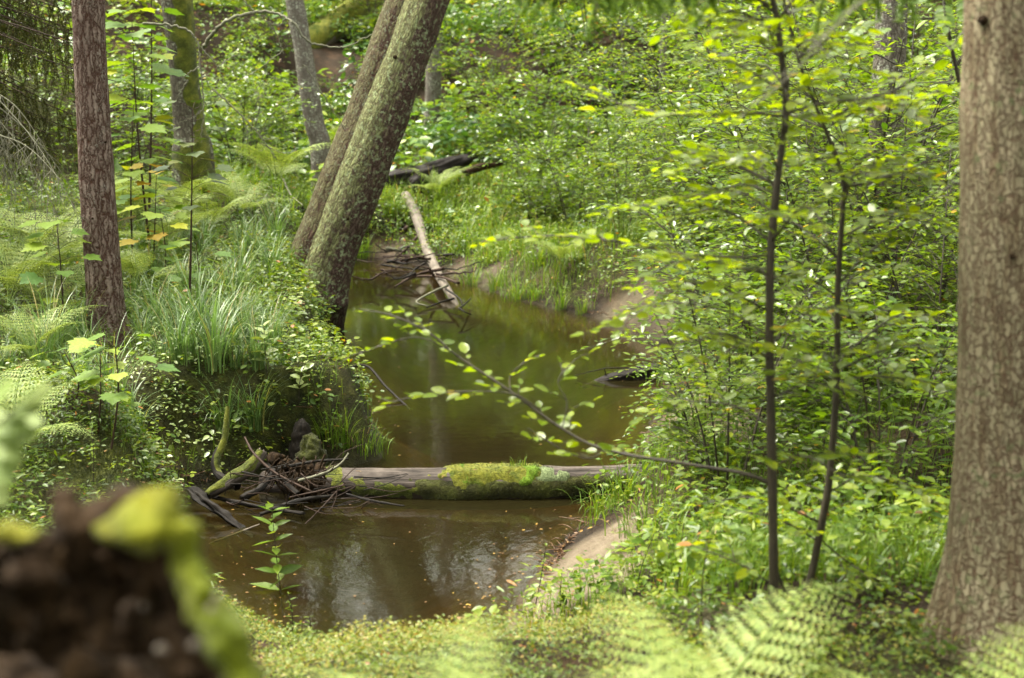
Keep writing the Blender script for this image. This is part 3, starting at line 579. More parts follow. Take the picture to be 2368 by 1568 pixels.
for i, (l, r, m, lab) in enumerate([
    ([(395, 1118, 10.6), (500, 1150, 10.45), (600, 1172, 10.3), (705, 1188, 10.1)], [.022, .018, .012], 'darkwood', 'long dark stick lying flat over the water in front of the debris jam'),
    ([(640, 1084, 10.6), (720, 1068, 10.5), (806, 1061, 10.5)], [.012, .011, .008], 'darkwood', 'straight black stick pointing right above the log end'),
    ([(690, 1112, 10.3), (750, 1094, 10.3), (785, 1074, 10.3), (806, 1048, 10.35)], [.01, .011, .006], 'twig_grey', 'pale grey twig bending upward at the log end'),
    ([(566, 1012, 10.7), (590, 1052, 10.5), (640, 1096, 10.35), (720, 1136, 10.2)], [.008, .01, .007], 'twig', 'thin curved reddish twig arching over the debris jam'),
    ([(670, 1150, 10.2), (735, 1136, 10.15), (796, 1122, 10.1)], [.006, .008, .006], 'twig', 'reddish twig lying level in front of the log end'),
    ([(705, 1212, 9.9), (740, 1178, 10.0), (795, 1118, 10.15)], [.004, .006, .005], 'twig', 'reddish twig slanting up from the water to the log end'),
    ([(600, 1190, 10.0), (690, 1158, 10.1), (770, 1146, 10.2)], [.016, .016, .01], 'darkwood', 'dark wet branch half sunk before the log end'),
    ([(615, 1075, 10.7), (650, 1110, 10.5), (690, 1142, 10.3)], [.03, .028, .02], 'darkwood', 'stubby dark branch leaning in the middle of the debris jam'),
    ([(485, 1256, 9.75), (540, 1236, 9.8), (600, 1212, 9.85)], [.004, .008, .005], 'greywood', 'pale bleached stick floating left in the near pool'),
    ([(800, 1142, 10.2), (860, 1158, 10.1), (935, 1170, 10.0)], [.008, .01, .006], 'darkwood', 'dark twig trailing along the water under the log'),
    ([(640, 1086, 10.5), (600, 1130, 10.3), (560, 1152, 10.2)], [.02, .026, .022], 'darkwood', 'dark stake lying between the mossy branch and the root mass')]):
    stick('dead_branch', lab, 'branch', P3(l), r, m, seed=70 + i)
stick('bent_stick', 'bent black stick rising from the bank and dipping into the stream', 'branch', [at(700, 895, 15.2), at(780, 862, 14.9), at(845, 846, 14.6), at(893, 895, 14.2), onz(950, 948, -.03)], [.017, .016, .014, .013, .009], 'darkwood', rings=60, amp=.1, seed=90)
stick('dead_branch', 'thick dark root on the bank edge beneath the bent stick', 'branch', [at(675, 940, 14.3), at(740, 905, 14.5), at(800, 882, 14.7), at(830, 872, 14.8)], [.03, .04, .034, .02], 'darkwood', seed=91)
stick('dead_branch', 'forked wet branch drooping to the water at the bank edge', 'branch', [at(660, 975, 13.2), at(750, 940, 13.6), at(815, 905, 14.0)], [.02, .024, .012], 'darkwood', seed=92)
rl, t = stick('dark_log', 'dark pointed log end jutting from the right bank into the stream', 'log', [at(1338, 897, 15.0), at(1390, 884, 15.0), at(1450, 872, 15.05), at(1540, 856, 15.2), at(1640, 840, 15.4)], [.012, .05, .085, .11, .12], 'burnt', rings=70, seg=22, amp=.25, seed=93)
for l in ([(1400, 868, 15), (1398, 852, 15)], [(1352, 893, 15), (1330, 886, 15)], [(1500, 850, 15.1), (1400, 852, 15.1), (1330, 868, 15.1)]):
    mb = MB(); twig(mb, P3(l), .009, .004, wob=.004, rs=rs); mb.build('branch', M['darkwood'], rl, np.array(rl.location))
# the far shore: pale fallen log
SC_F = .8
fl = [ground(938, 470) + [0, 0, .12], ground(960, 520) + [0, 0, .14], at(985, 572, ground(985, 590)[1]), at(1003, 612, ground(1003, 640)[1]), onz(1020, 648, .14), onz(1042, 682, .07), onz(1062, 716, -.06)]
ft = Tube(fl, [.095, .095, .09, .085, .07, .05, .025], 90, 22, lambda b, t: .12 * np.repeat(t.r, t.seg) * fbm(b * np.array([5, 5, 1.5]), 95, 3))
fal = thing('fallen_log', fl[0], 'pale bare fallen log sloping from the far bank down into the water', 'log')
mb = MB(); ft.into(mb); mb.build('trunk', M['greywood'], fal, fl[0])
for l, r in (([(1035, 660), (1000, 675), (962, 698), (990, 708)], .02), ([(1050, 690), (1015, 700), (985, 712)], .018), ([(1064, 712), (1078, 700), (1088, 690)], .016), ([(1060, 712), (1075, 722), (1090, 728)], .014), ([(1030, 668), (1062, 690), (1068, 705)], .018)):
    mb = MB(); twig(mb, [onz(x, y, .05 + .12 * (1 - k / 3)) for k, (x, y) in enumerate(l)], r, r * .5, 12); mb.build('branch', M['twig_grey' if r > .018 else 'darkwood'], fal, fl[0])
for i, (l, r, m, lab) in enumerate([
    ([(942, 548), (912, 570), (884, 592)], .04, 'twig', 'brown stick leaning steeply on the far shore left of the fallen log'),
    ([(978, 558), (930, 585), (905, 605)], .028, 'twig', 'long brown stick resting against the fallen log'),
    ([(1048, 588), (1000, 592), (952, 600)], .022, 'darkwood', 'level dark stick crossing under the fallen log'),
    ([(1025, 622), (965, 634), (912, 664)], .026, 'twig', 'forked brown branch dipping into the far water by the fallen log'),
    ([(1060, 655), (1015, 640), (960, 640), (930, 650)], .022, 'twig', 'curved branch lying over the fallen log'),
    ([(868, 520), (890, 545), (902, 560)], .022, 'darkwood', 'short black branch between the leaning tree and the far shore'),
    ([(985, 608), (960, 622), (938, 645)], .02, 'darkwood', 'thin dark stick standing in the far water'),
    ([(895, 575), (935, 580), (960, 570)], .03, 'twig_grey', 'grey stick lying flat on the far sand')]):
    n = len(l); stick('dead_branch', lab, 'branch', [onz(x, y, .06 + .25 * (1 - k / (n - 1))) if y > 560 else ground(x, y) + [0, 0, .15] for k, (x, y) in enumerate(l)], [r, r * .55], m, seed=110 + i)
rs2 = np.random.default_rng(44)
for k in range(30):
    X, Y = rs2.uniform(865, 1025), rs2.uniform(575, 645); a = onz(X, Y, rs2.uniform(.03, .3)); a[2] = max(a[2], gz(a[0], a[1]) + .03); L = rs2.uniform(.4, 1.3); an = rs2.choice([.5, -.4, 2.6]) + rs2.normal(0, .35)
    e = a + L * np.array([math.cos(an), rs2.normal(0, .35), rs2.normal(.12, .16)]); mb = MB(); twig(mb, [a, (a + e) / 2 + rs2.normal(0, .06, 3), e], rs2.uniform(.010, .028), .006, 12, 6, wob=.008, rs=rs2)
    tag(mb.build('thin_twig', M['twig' if rs2.random() < .5 else 'darkwood'], None, a), 'thin dead stick in the jam on the far shore beside the fallen log', 'twig', 'sticks on the far shore')
gB = ground(985, 440)
bl = [at(875, 424, gB[1]), at(925, 410, gB[1] + .2), at(985, 403, gB[1] + .4), at(1035, 388, gB[1] + .6), at(1080, 368, gB[1] + .9)]
bur = thing('charred_log', bl[0], 'charred black fallen log below the bushes on the far bank', 'log')
mb = MB(); Tube(bl, [.10, .15, .165, .16, .14], 90, 30, lambda b, t: .35 * np.repeat(t.r, t.seg) * (fbm(b * np.array([7, 7, 2.6]), 97, 3) + .8 * vnoise(b * np.array([30, 30, 1.5]), 96))).into(mb, jag=1.4); mb.build('trunk', M['burnt'], bur, bl[0])
mb = MB(); Tube([at(965, 408, gB[1]), at(978, 432, gB[1] - .1), at(988, 458, gB[1] - .2)], [.2, .17, .14], 30, 20, lambda b, t: .5 * np.repeat(t.r, t.seg) * fbm(b * 6, 98, 3)).into(mb); mb.build('root', M['burnt'], bur, bl[0])
stick('dead_branch', 'rusty brown branch lying right of the charred log', 'branch', [at(1075, 400, gB[1] + .3), at(1110, 388, gB[1] + .4), at(1165, 376, gB[1] + .6)], [.10, .08, .04], 'rot', seed=99)
gM = ground(770, 110)
ml = [at(690, 128, gM[1] - .6), at(735, 90, gM[1]), at(785, 55, gM[1] + .8), at(850, 5, gM[1] + 1.8), at(900, -40, gM[1] + 2.6)]
mt = Tube(ml, [.26, .31, .33, .30, .28], 70, 30, trunk_disp(.03, 98, 4, 1.5))
mlog = thing('mossy_hill_log', ml[0], 'fallen log thickly coated in yellow moss high on the hillside', 'log')
mb = MB(); mt.into(mb); mb.build('trunk', M['greywood'], mlog, ml[0])
mb, _, _ = moss_on(mt, np.clip(mt.dirs[:, :, 2] * .9 + .3 - .3 * mt.dirs[:, :, 1] + .5 * fbm(mt.bark.reshape(-1, 3) * 3, 9, 3).reshape(mt.rings, -1), -.3, 1), .06, 2); mb.build('moss', M['moss_y'], mlog, ml[0])
stick('dead_branch', 'dark rotten log lying in grass left of the leaning tree', 'branch', [at(585, 494, 23), at(640, 492, 22.6), at(700, 488, 22.2)], [.10, .12, .09], 'darkwood', seed=101)
for i, (l, lab) in enumerate([([(600, 420, 22), (640, 445, 21.6), (690, 470, 21.2)], 'dead grey twig slanting in the grass left of the leaning tree'), ([(655, 415, 22), (672, 450, 21.5), (700, 475, 21)], 'second dead twig leaning above the dark rotten log'), ([(545, 440, 21), (610, 450, 21.3), (660, 455, 21.5)], 'bleached twig arching over the grass left of the leaning tree')]):
    stick('dead_branch', lab, 'branch', P3(l), [.016, .007], 'twig_grey', seed=120 + i)
# dead lichened boughs left of centre
def bough(name, label, dep, limbs, root_loc):
    root = thing(name, root_loc, label, 'branch')
    for k, (l, r0, r1) in enumerate(limbs):
        mb = MB(); twig(mb, [at(x, y, dep + dz) for x, y, dz in l], r0 * .85, r1 * .8, 10 * len(l), 8, wob=.006, rs=rs); mb.build('limb' if k == 0 else 'twig', M['twig_grey'], root, root_loc)
bough('dead_bough', 'arched dead bough crusted with pale lichen between the mossy tree and grey trunk', 17.5, [
    ([(470, 110, .4), (490, 80, .2), (530, 45, 0), (590, 28, 0), (640, 32, 0), (680, 55, -.1), (705, 90, -.1), (740, 105, 0), (800, 108, 0), (860, 80, 0)], .03, .008), ([(590, 30, 0), (545, -20, 0)], .012, .008), ([(660, 45, 0), (640, 60, 0), (600, 40, 0)], .012, .006),
    ([(620, 55, 0), (640, 80, 0), (655, 125, 0)], .01, .005), ([(655, 115, 0), (600, 160, 0), (540, 190, 0), (480, 215, 0)], .009, .004), ([(700, 150, 0), (710, 160, 0), (760, 240, 0), (800, 300, 0)], .012, .005), ([(700, 155, 0), (660, 175, 0)], .008, .004)], at(470, 110, 17.9))
bough('dead_bough', 'thin dead bough hooking down in front of the mossy tree', 16.5, [
    ([(330, 55, 0), (400, 60, 0), (440, 75, 0), (460, 105, 0), (462, 140, 0), (468, 200, 0), (470, 260, 0), (465, 330, 0)], .018, .007), ([(460, 155, 0), (430, 175, 0), (410, 200, 0)], .01, .006), ([(435, 185, 0), (408, 230, 0)], .012, .006), ([(465, 110, 0), (500, 150, 0), (520, 190, 0)], .011, .005),
    ([(470, 255, 0), (440, 275, 0), (410, 285, 0)], .006, .003), ([(500, 160, 0), (530, 135, 0), (560, 125, 0)], .008, .004)], at(330, 55, 16.5))
bough('dead_bough', 'straight dead twig pointing down right in the undergrowth left of the leaning tree', 18.5, [
    ([(490, 205, 0), (530, 240, 0), (580, 290, 0), (620, 340, 0), (640, 370, 0)], .016, .007), ([(560, 272, 0), (572, 310, 0), (570, 345, 0)], .008, .004), ([(605, 325, 0), (640, 318, 0)], .007, .004), ([(600, 330, 0), (640, 350, 0), (670, 355, 0)], .007, .004)], at(490, 205, 18.5))
# ================================================================== root mass, rotten post (blobs fused by a voxel remesh)
def fused(name, blobs, voxel, m, parent, origin, amp, fscale, seed):
    """blobs: (centre, (rx,ry,rz)); fused into one skin, then roughened"""
    import bmesh
    bm = bmesh.new()
    for c, r in blobs:
        bmesh.ops.create_icosphere(bm, subdivisions=3, radius=1, matrix=Matrix.Translation(Vector(c)) @ Matrix.Diagonal((*r, 1)))
    me = bpy.data.meshes.new(name); bm.to_mesh(me); bm.free()
    tmp = bpy.data.objects.new('tmp', me); COL.objects.link(tmp)
    md = tmp.modifiers.new('r', 'REMESH'); md.mode = 'VOXEL'; md.voxel_size = voxel
    bpy.context.view_layer.update(); dg = bpy.context.evaluated_depsgraph_get(); ev = tmp.evaluated_get(dg); em = ev.to_mesh()
    n = len(em.vertices); co = np.zeros(n * 3, np.float32); em.vertices.foreach_get('co', co); co = co.reshape(-1, 3).astype(float)
    no = np.zeros(n * 3, np.float32); em.vertices.foreach_get('normal', no); no = no.reshape(-1, 3)
    fa = [tuple(p.vertices) for p in em.polygons]; ev.to_mesh_clear(); bpy.data.objects.remove(tmp)
    co = co + no * (amp * fbm(co * fscale, seed, 3))[:, None]
    qd = np.array([f for f in fa if len(f) == 4]); tr_ = [f for f in fa if len(f) == 3]
    mb = MB(); fs = [qd] if len(qd) else []
    if tr_: fs.append(np.array(tr_))
    mb.add(co, fs, 0., co * np.array([1, 1, 1]))
    return mb.build(name, M[m], parent, origin), co, no
rb = at(690, 1140, 10.6)
wad = thing('root_mass', rb, 'dark fibrous root mass in the debris jam at the left end of the log', 'roots')
fused('core', [(at(X, Y, d), (r * pxm(d), r * pxm(d), r * .8 * pxm(d))) for X, Y, d, r in ((695, 1088, 10.7, 32), (665, 1075, 10.8, 22), (720, 1115, 10.6, 30), (640, 1068, 10.9, 18), (735, 1095, 10.8, 22), (700, 1130, 10.6, 30))], .014, 'rot', wad, rb, .05, 16, 5)
for k in range(46):
    a = at(rs.uniform(620, 755), rs.uniform(1050, 1125), rs.uniform(10.4, 10.6)); mb = MB(); e = a + np.array([rs.normal(0, .13), rs.normal(-.1, .06), -rs.uniform(.05, .3)])
    twig(mb, [a, (a + e) / 2 + rs.normal(0, .03, 3), e], rs.uniform(.004, .011), .003, 9, wob=.004, rs=rs); mb.build('root', M['rot'], wad, rb)
pb = at(705, 1060, 11.3)
post = thing('rotten_stump', pb, 'small dark rotten stump behind the root mass, mossy on its right', 'stump')
_, co, no = fused('stump_wood', [(at(698, Y, 11.3), (w * pxm(11.3), w * pxm(11.3), .1)) for Y, w in ((1060, 30), (1048, 28), (1036, 27), (1024, 25), (1010, 24), (1000, 20), (994, 13))], .018, 'darkwood', post, pb, .02, 14, 6)
fused('moss', [(at(718, Y, 11.24), (w * pxm(11.3), w * pxm(11.3), .09)) for Y, w in ((1066, 40), (1052, 34), (1038, 25), (1026, 15))], .018, 'moss_d', post, pb, .03, 22, 7)
rs = np.random.default_rng(15)
for k in range(64):
    X, Y = rs.uniform(520, 850), rs.uniform(1085, 1185); a = at(X, Y, rs.uniform(9.95, 10.5)); L = rs.uniform(.12, .45); an = rs.normal(0, .5) + (0 if rs.random() < .6 else 1.2)
    e = a + L * np.array([math.cos(an), rs.normal(0, .3), math.sin(an) * .6]); mb = MB(); twig(mb, [a, (a + e) / 2 + rs.normal(0, .02, 3), e], rs.uniform(.003, .007), .002, 9)
    tag(mb.build('thin_twig', M['twig' if rs.random() < .6 else 'darkwood'], None, a), 'thin bare twig tangled in the debris jam at the left end of the log', 'twig', 'twigs in the debris jam')
# ================================================================== foreground stump, close to the lens
SB = at(180, 1568, 1.8); SB[2] = gz(SB[0], SB[1])
st = thing('rotten_snag', SB, 'hollow dark rotten stump with bright green moss on its rim, close in the lower left', 'stump')
def E(X, Y, d, rx, ry=None, rd=None):
    k = pxm(d); ry = ry or rx; return (at(X, Y, d), (rx * k, (rd or rx) * k, ry * k))
rim = [E(300, 1235, 1.82, 75, 55), E(380, 1260, 1.8, 55, 80), E(165, 1215, 1.78, 26, 48), E(158, 1170, 1.8, 12, 34), E(190, 1270, 1.78, 30, 50), E(260, 1215, 1.8, 50, 34), E(340, 1190, 1.8, 62, 40), E(395, 1200, 1.76, 42, 55), E(430, 1290, 1.72, 38, 60), E(462, 1390, 1.7, 45, 65), E(505, 1480, 1.68, 50, 65), E(540, 1580, 1.66, 60, 70), E(470, 1540, 1.72, 66, 80), E(430, 1470, 1.76, 50, 80),
       E(60, 1270, 1.72, 70, 32), E(-20, 1260, 1.74, 70, 45), E(-60, 1380, 1.7, 90, 120), E(60, 1330, 1.8, 60, 70)]
back = [E(X, Y, 2.02, 85, 85, 50) for X in (40, 150, 260, 360) for Y in (1340, 1440, 1540)] + [E(330, 1280, 1.98, 80, 70, 50), E(220, 1300, 2.0, 60, 40, 40)]
low = [E(X, 1640, 1.78, 110, 90, 160) for X in (0, 120, 240, 360, 470)]
frag = [E(335, 1360, 1.78, 14, 60), E(395, 1380, 1.72, 14, 55), E(300, 1440, 1.8, 22, 45), E(490, 1400, 1.62, 16, 22), E(380, 1500, 1.74, 26, 20), E(110, 1430, 1.8, 30, 60), E(60, 1480, 1.76, 26, 30), E(220, 1560, 1.7, 60, 26), E(440, 1560, 1.64, 30, 26)]
stem = [((SB[0] + .0, SB[1] + .02, z), (.22, .2, .14)) for z in np.arange(SB[2] - .05, SB[2] + .75, .1)]
_, co, no = fused('stump_wood', rim + back + low + frag + stem, .012, 'rot', st, SB, .026, 24, 8)
o, _, _ = fused('moss', [E(262, 1216, 1.74, 46, 24), E(302, 1196, 1.75, 52, 34), E(352, 1184, 1.73, 68, 56), E(393, 1196, 1.70, 52, 64), E(422, 1255, 1.68, 40, 60), E(438, 1310, 1.67, 42, 65), E(452, 1350, 1.655, 44, 60), E(470, 1395, 1.64, 46, 60), E(492, 1430, 1.63, 47, 60), E(512, 1470, 1.62, 48, 62), E(535, 1510, 1.6, 50, 65), E(552, 1560, 1.6, 50, 65), E(575, 1610, 1.58, 50, 70), E(335, 1222, 1.69, 84, 44), E(298, 1222, 1.72, 62, 32)], .008, 'moss_s', st, SB, .010, 40, 9)
o['label'] = 'yellow green moss cap'
o, _, _ = fused('moss', [E(-10, 1232, 1.7, 62, 22), E(50, 1240, 1.7, 50, 15)], .008, 'moss_s', st, SB, .008, 40, 10); o['label'] = 'moss on the low left rim'
for X, Y, d, r in ((488, 1408, 1.6, 16), (505, 1380, 1.6, 10), (375, 1500, 1.68, 16), (450, 1492, 1.62, 18), (330, 1400, 1.7, 12), (455, 1345, 1.64, 13)):
    o, _, _ = fused('wood_flake', [E(X, Y, d, r, r * .8), E(X + r * .8, Y + r * .5, d, r * .6)], .006, 'greywood', st, SB, .004, 60, X)
# ================================================================== vegetation
def inview(x, y, m=1.2): return np.abs(x) < .36 * y + m
def scat(rs, n, y0, y1, p=1., m=1.2, pred=None):
    y = y0 + (y1 - y0) * rs.random(n) ** p; x = rs.uniform(-1, 1, n) * (.36 * y + m); sd = sdist(x, y); k = sd > .06
    if pred is not None: k &= pred(x, y, sd)
    x, y = x[k], y[k]; return np.stack([x, y, hgt(x, y)], -1)
def isleft(x, y): return x < np.interp(y, [5, 8, 11, 14, 18, 24, 28], [-.4, -.4, -.3, -.4, -.6, -1, -1.6])
_sandpts = [(*ground(*p)[:2], r) for p, r in (((1330, 1290), .42), ((1270, 1360), .42), ((1390, 1330), .34), ((1240, 1400), .36), ((1430, 745), .6), ((1490, 775), .5), ((1110, 652), .5), ((1040, 635), .5), ((900, 598), .7), ((960, 592), .4), ((1680, 985), .5), ((1560, 960), .4))]
_mc = [(*ground(*p)[:2], r) for p, r in (((290, 1090), .5), ((380, 1060), .35), ((200, 1060), .3))]
def nomound(x, y, rs):
    o = np.ones(len(x), bool)
    for a, b, r in _mc: o &= (np.hypot(x - a, y - b) > r) | (rs.random(len(x)) < .16)
    return o
def nosand(x, y): 
    o = np.ones(len(x), bool)
    for a, b, r in _sandpts: o &= np.hypot(x - a, y - b) > r * 1.0
    return o
def mass(mb, rs, C, h, rad, per, size, tm, tone=.5, tvar=.3, up=.45, lvar=.18, hmin=.15):
    """leafy clumps: C centres, h heights, rad radii, per leaves each"""
    n = len(C); k = np.repeat(np.arange(n), per); m = len(k)
    u = rs.random(m); a = rs.uniform(0, 2 * math.pi, m); hh = (hmin + (1 - hmin) * u ** .6); r = np.sqrt(rs.random(m)) * (1.05 - .55 * hh ** 2)
    hb = np.broadcast_to(h, (n,))[k]; rb = np.broadcast_to(rad, (n,))[k]
    out = np.stack([np.cos(a), np.sin(a), np.zeros(m)], -1)
    pos = C[k] + out * (r * rb)[:, None]; pos[:, 2] += hb * hh * (1 - .25 * r)
    d = norm(out + rs.normal(0, .6, (m, 3)) * [1, 1, .5] + [0, 0, -.1]); nr = norm(upn(rs, m, up) + out * .35)
    tc = np.clip(tone + rs.normal(0, tvar, n), 0, .93)[k] + rs.normal(0, lvar, m)
    tc = np.where(rs.random(m) < .012, 1., np.clip(tc, 0, .9))
    scatter(mb, tm, pos, d, nr, np.broadcast_to(size, (n,))[k] * rs.uniform(.6, 1.25, m), tc)
def stuff(mb, name, m, label, cat): return tag(mb.build(name, M[m], None), label, cat, None, 'stuff')

# ---- far hillside undergrowth
rs = np.random.default_rng(101)
_ml = np.array(ml[1:3]).mean(0)
_bl = np.array(bl[2])
def nolog(x, y): return (np.hypot(x - _ml[0], (y - _ml[1] + 1.6) * .7) > .95) & (np.hypot((x - _bl[0]) * .75, y - _bl[1] + .8) > 1.15)
C = scat(rs, 6800, 25.2, 58, .9, 3, lambda x, y, s: (s > .5) & nosand(x, y) & nolog(x, y)); n = len(C)
mb = MB(); toneN = .42 + .35 * fbm(C * .22, 60, 2)
hN = np.clip(.55 + .5 * fbm(C * .35, 61, 2), .2, 1.3) * np.clip((C[:, 1] - 22) / 10, .4, 1.2)
sel = rs.random(n) < .62
mass(mb, rs, C[sel], hN[sel], .6, 46, .14, LEAF6, toneN[sel], .16, .35)
mass(mb, rs, C[~sel], hN[~sel] * 1.2, .7, 52, .10, LEAF4, toneN[~sel], .16, .45)
C = scat(rs, 3200, 44, 78, 1., 4); mass(mb, rs, C, rs.uniform(.5, 1.2, len(C)), 1.0, 44, .17, LEAF6, .45 + .35 * fbm(C * .2, 62, 2), .18, .4)
C = scat(rs, 420, 26, 50, .9, 3, lambda x, y, s: (s > .5) & nosand(x, y) & nolog(x, y)); mass(mb, rs, C, rs.uniform(.7, 1.6, len(C)), .55, 40, .23, OVAL, .5 + .4 * fbm(C * .5, 63, 2), .2, .3)
stuff(mb, 'hillside_undergrowth', 'hill', 'dense leafy undergrowth covering the hillside beyond the stream', 'undergrowth')
# ---- herbs on the left bank
C = scat(rs, 5200, 7.0, 26, 1.2, .8, lambda x, y, s: isleft(x, y) & (s > .08) & ((y > 8.4) | (x < -1.7)) & nomound(x, y, rs)); mb = MB()
f = fbm(C * 1.3, 70, 2); sel = rs.random(len(C))
k = sel < .34; mass(mb, rs, C[k], .10 + .06 * rs.random(k.sum()), .13, 15, .026, LEAF6, .55 + .3 * f[k], .15, .35)
k = (sel >= .34) & (sel < .58); mass(mb, rs, C[k], .16 + .16 * rs.random(k.sum()), .15, 14, .047, OVAL, .45 + .3 * f[k], .18, .3)
k = (sel >= .58) & (sel < .74); mass(mb, rs, C[k], .2 + .2 * rs.random(k.sum()), .12, 14, .06, LANCE, .5 + .3 * f[k], .18, .35)
k = sel >= .74; mass(mb, rs, C[k], .05, .12, 16, .022, LEAF6, .62 + .3 * f[k], .15, .3)
k = (C[:, 1] > 13.5) & (rs.random(len(C)) < .85); mass(mb, rs, C[k], .16 + .24 * rs.random(k.sum()), .3, 22, .07, LEAF6, .5 + .3 * f[k], .18, .4)
C = scat(rs, 16000, 9.3, 19, 1.1, .4, lambda x, y, s: isleft(x, y) & (s > .04) & (s < .75) & nomound(x, y, rs)); f = fbm(C * 1.3, 72, 2); sel = rs.random(len(C)); k = sel < .4
mass(mb, rs, C[k], .10 + .12 * rs.random(k.sum()), .11, 14, .034, LEAF6, .5 + .3 * f[k], .15, .4)
k = (sel > .4) & (sel < .55); mass(mb, rs, C[k], .18 + .2 * rs.random(k.sum()), .13, 12, .055, OVAL, .5 + .3 * f[k], .18, .35)
C = scat(rs, 6000, 6.4, 11, 1., .3, lambda x, y, s: (x < -1.5) & (s > .1) & nomound(x, y, rs)); hf_ = np.clip((sdist(C[:, 0], C[:, 1]) - .05) / .9, .3, 1); f = fbm(C * 1.5, 75, 2); sel = rs.random(len(C)); k = sel < .5
mass(mb, rs, C[k], (.08 + .12 * rs.random(k.sum())) * hf_[k], .12, 16, .03, LEAF6, .5 + .3 * f[k], .18, .4); mass(mb, rs, C[~k], (.12 + .22 * rs.random((~k).sum())) * hf_[~k], .13, 12, .055, LANCE, .5 + .3 * f[~k], .18, .4)
stuff(mb, 'bank_herbs', 'herb', 'mixed low herbs and seedlings covering the left bank', 'ground plants')
# ---- herbs on the right bank
C = scat(rs, 5200, 6.15, 26, 1.1, .8, lambda x, y, s: ~isleft(x, y) & (s > .22) & nosand(x, y) & ((y > 7.2) | (x > .75))); mb = MB(); f = fbm(C * 1.1, 80, 2); sel = rs.random(len(C))
k = sel < .4; mass(mb, rs, C[k], .15 + .2 * rs.random(k.sum()), .18, 18, .045, LEAF6, .5 + .3 * f[k], .15, .35)
k = (sel >= .4) & (sel < .7); mass(mb, rs, C[k], .25 + .25 * rs.random(k.sum()), .2, 16, .065, OVAL, .45 + .3 * f[k], .18, .35)
k = sel >= .7; mass(mb, rs, C[k], .3 + .3 * rs.random(k.sum()), .18, 16, .07, LANCE, .5 + .3 * f[k], .18, .35)
k = (C[:, 1] > 13) & (C[:, 0] > 2.2); mass(mb, rs, C[k], .6 + .5 * rs.random(k.sum()), .4, 30, .07, LEAF6, .5 + .3 * f[k], .18, .4)
C = scat(rs, 900, 5.2, 6.4, 1., .8, lambda x, y, s: (x > .6)); mass(mb, rs, C, .05 + .10 * rs.random(len(C)), .10, 10, .04, LEAF6, .45, .2, .4)
C = scat(rs, 420, 6.6, 8.8, 1., .3, lambda x, y, s: (x > 0) & (s > .15) & ~nosand(x, y)); mass(mb, rs, C, .05 + .12 * rs.random(len(C)), .08, 7, .04, LEAF6, .5, .2, .4)
C = scat(rs, 9000, 23.5, 30, 1., .3, lambda x, y, s: (x > -3.6) & (x < -.4) & (s > .3)); mass(mb, rs, C, .1 + .25 * rs.random(len(C)), .25, 14, .06, LEAF6, .5 + .3 * fbm(C, 93, 2), .2, .4)
stuff(mb, 'bank_herbs', 'herb', 'mixed leafy herbs covering the slope of the right bank', 'ground plants')
# ---- bilberry on the near bank
C = scat(rs, 2600, 4.3, 7.7, .8, .5, lambda x, y, s: (s > .12) & nosand(x, y) & ((x < .75) | (y < 5.6)) & ((x < -.15) | (y < 6.7))); mb = MB(); f = fbm(C * 2, 90, 2)
mass(mb, rs, C, .06 + .10 * rs.random(len(C)) + .04 * f, .10, 34, .019, LEAF6, .55 + .35 * f, .2, .6, .2)
stuff(mb, 'bilberry_cover', 'berry', 'low bilberry plants with small reddish green leaves on the near bank', 'ground plants')
C = scat(rs, 2200, 8.4, 16, 1.2, .6, lambda x, y, s: isleft(x, y) & (s > .03)); mb = MB()
m_ = 30; kk = np.repeat(np.arange(len(C)), m_); P = C[kk] + rs.normal(0, .09, (len(kk), 3)) * [1, 1, 0]; P[:, 2] = hgt(P[:, 0], P[:, 1]) - .002
P = np.vstack([P] + [np.stack([a + rs.normal(0, r * .6, 5000), b + rs.normal(0, r * .6, 5000), np.zeros(5000)], -1) for a, b, r in _mc]); P[:, 2] = hgt(P[:, 0], P[:, 1]) - .002; P = P[sdist(P[:, 0], P[:, 1]) > 0]; kk = P
scatter(mb, NEEDLE, P, norm(rs.normal(0, .7, (len(kk), 3)) + [0, 0, .8]), rs.normal(0, 1, (len(kk), 3)), rs.uniform(.012, .035, len(kk)), rs.random(len(kk)), 1.6)
stuff(mb, 'moss_carpet', 'moss', 'fuzzy green moss carpet on the left bank', 'moss')
C = scat(rs, 420, 9.6, 16, 1.1, .5, lambda x, y, s: isleft(x, y) & (s > .1) & nomound(x, y, rs)); mb = MB()
mass(mb, rs, C, .14 + .16 * rs.random(len(C)), .1, 9, .055, OVAL, .5, .25, .3); stuff(mb, 'pale_seedlings', 'pale', 'scattered pale broad leaved seedlings among the herbs of the left bank', 'ground plants')
# ---- grass
def grass(mb, C, per, L, bend, w, rs, spread=.07, tone=.45):
    k = np.repeat(np.arange(len(C)), per); B = C[k] + rs.normal(0, spread, (len(k), 3)) * [1, 1, 0]; B[:, 2] = hgt(B[:, 0], B[:, 1]) - .01
    blades(mb, B, rs.uniform(0, 2 * math.pi, len(k)), L * rs.uniform(.45, 1.2, len(k)), bend * rs.uniform(.3, 1.4, len(k)), w * rs.uniform(.6, 1.2, len(k)), np.clip(tone + rs.normal(0, .22, len(k)), 0, 1))
mb = MB()
grass(mb, scat(rs, 620, 9.2, 20, 1.1, .6, lambda x, y, s: isleft(x, y) & (s > .05)), 9, .28, 1.1, .006, rs)
grass(mb, scat(rs, 900, 13, 27, .9, .6, lambda x, y, s: isleft(x, y) & (s > .05)), 12, .42, 1.1, .008, rs, .12)
stuff(mb, 'bank_grass', 'grass', 'thin green grass growing among the herbs of the left bank', 'grass')
mb = MB()
grass(mb, scat(rs, 1500, 6.1, 13, 1., .6, lambda x, y, s: ~isleft(x, y) & (s > .22) & nosand(x, y) & ((y > 7.4) | (x > .8))), 13, .3, 1.3, .007, rs)
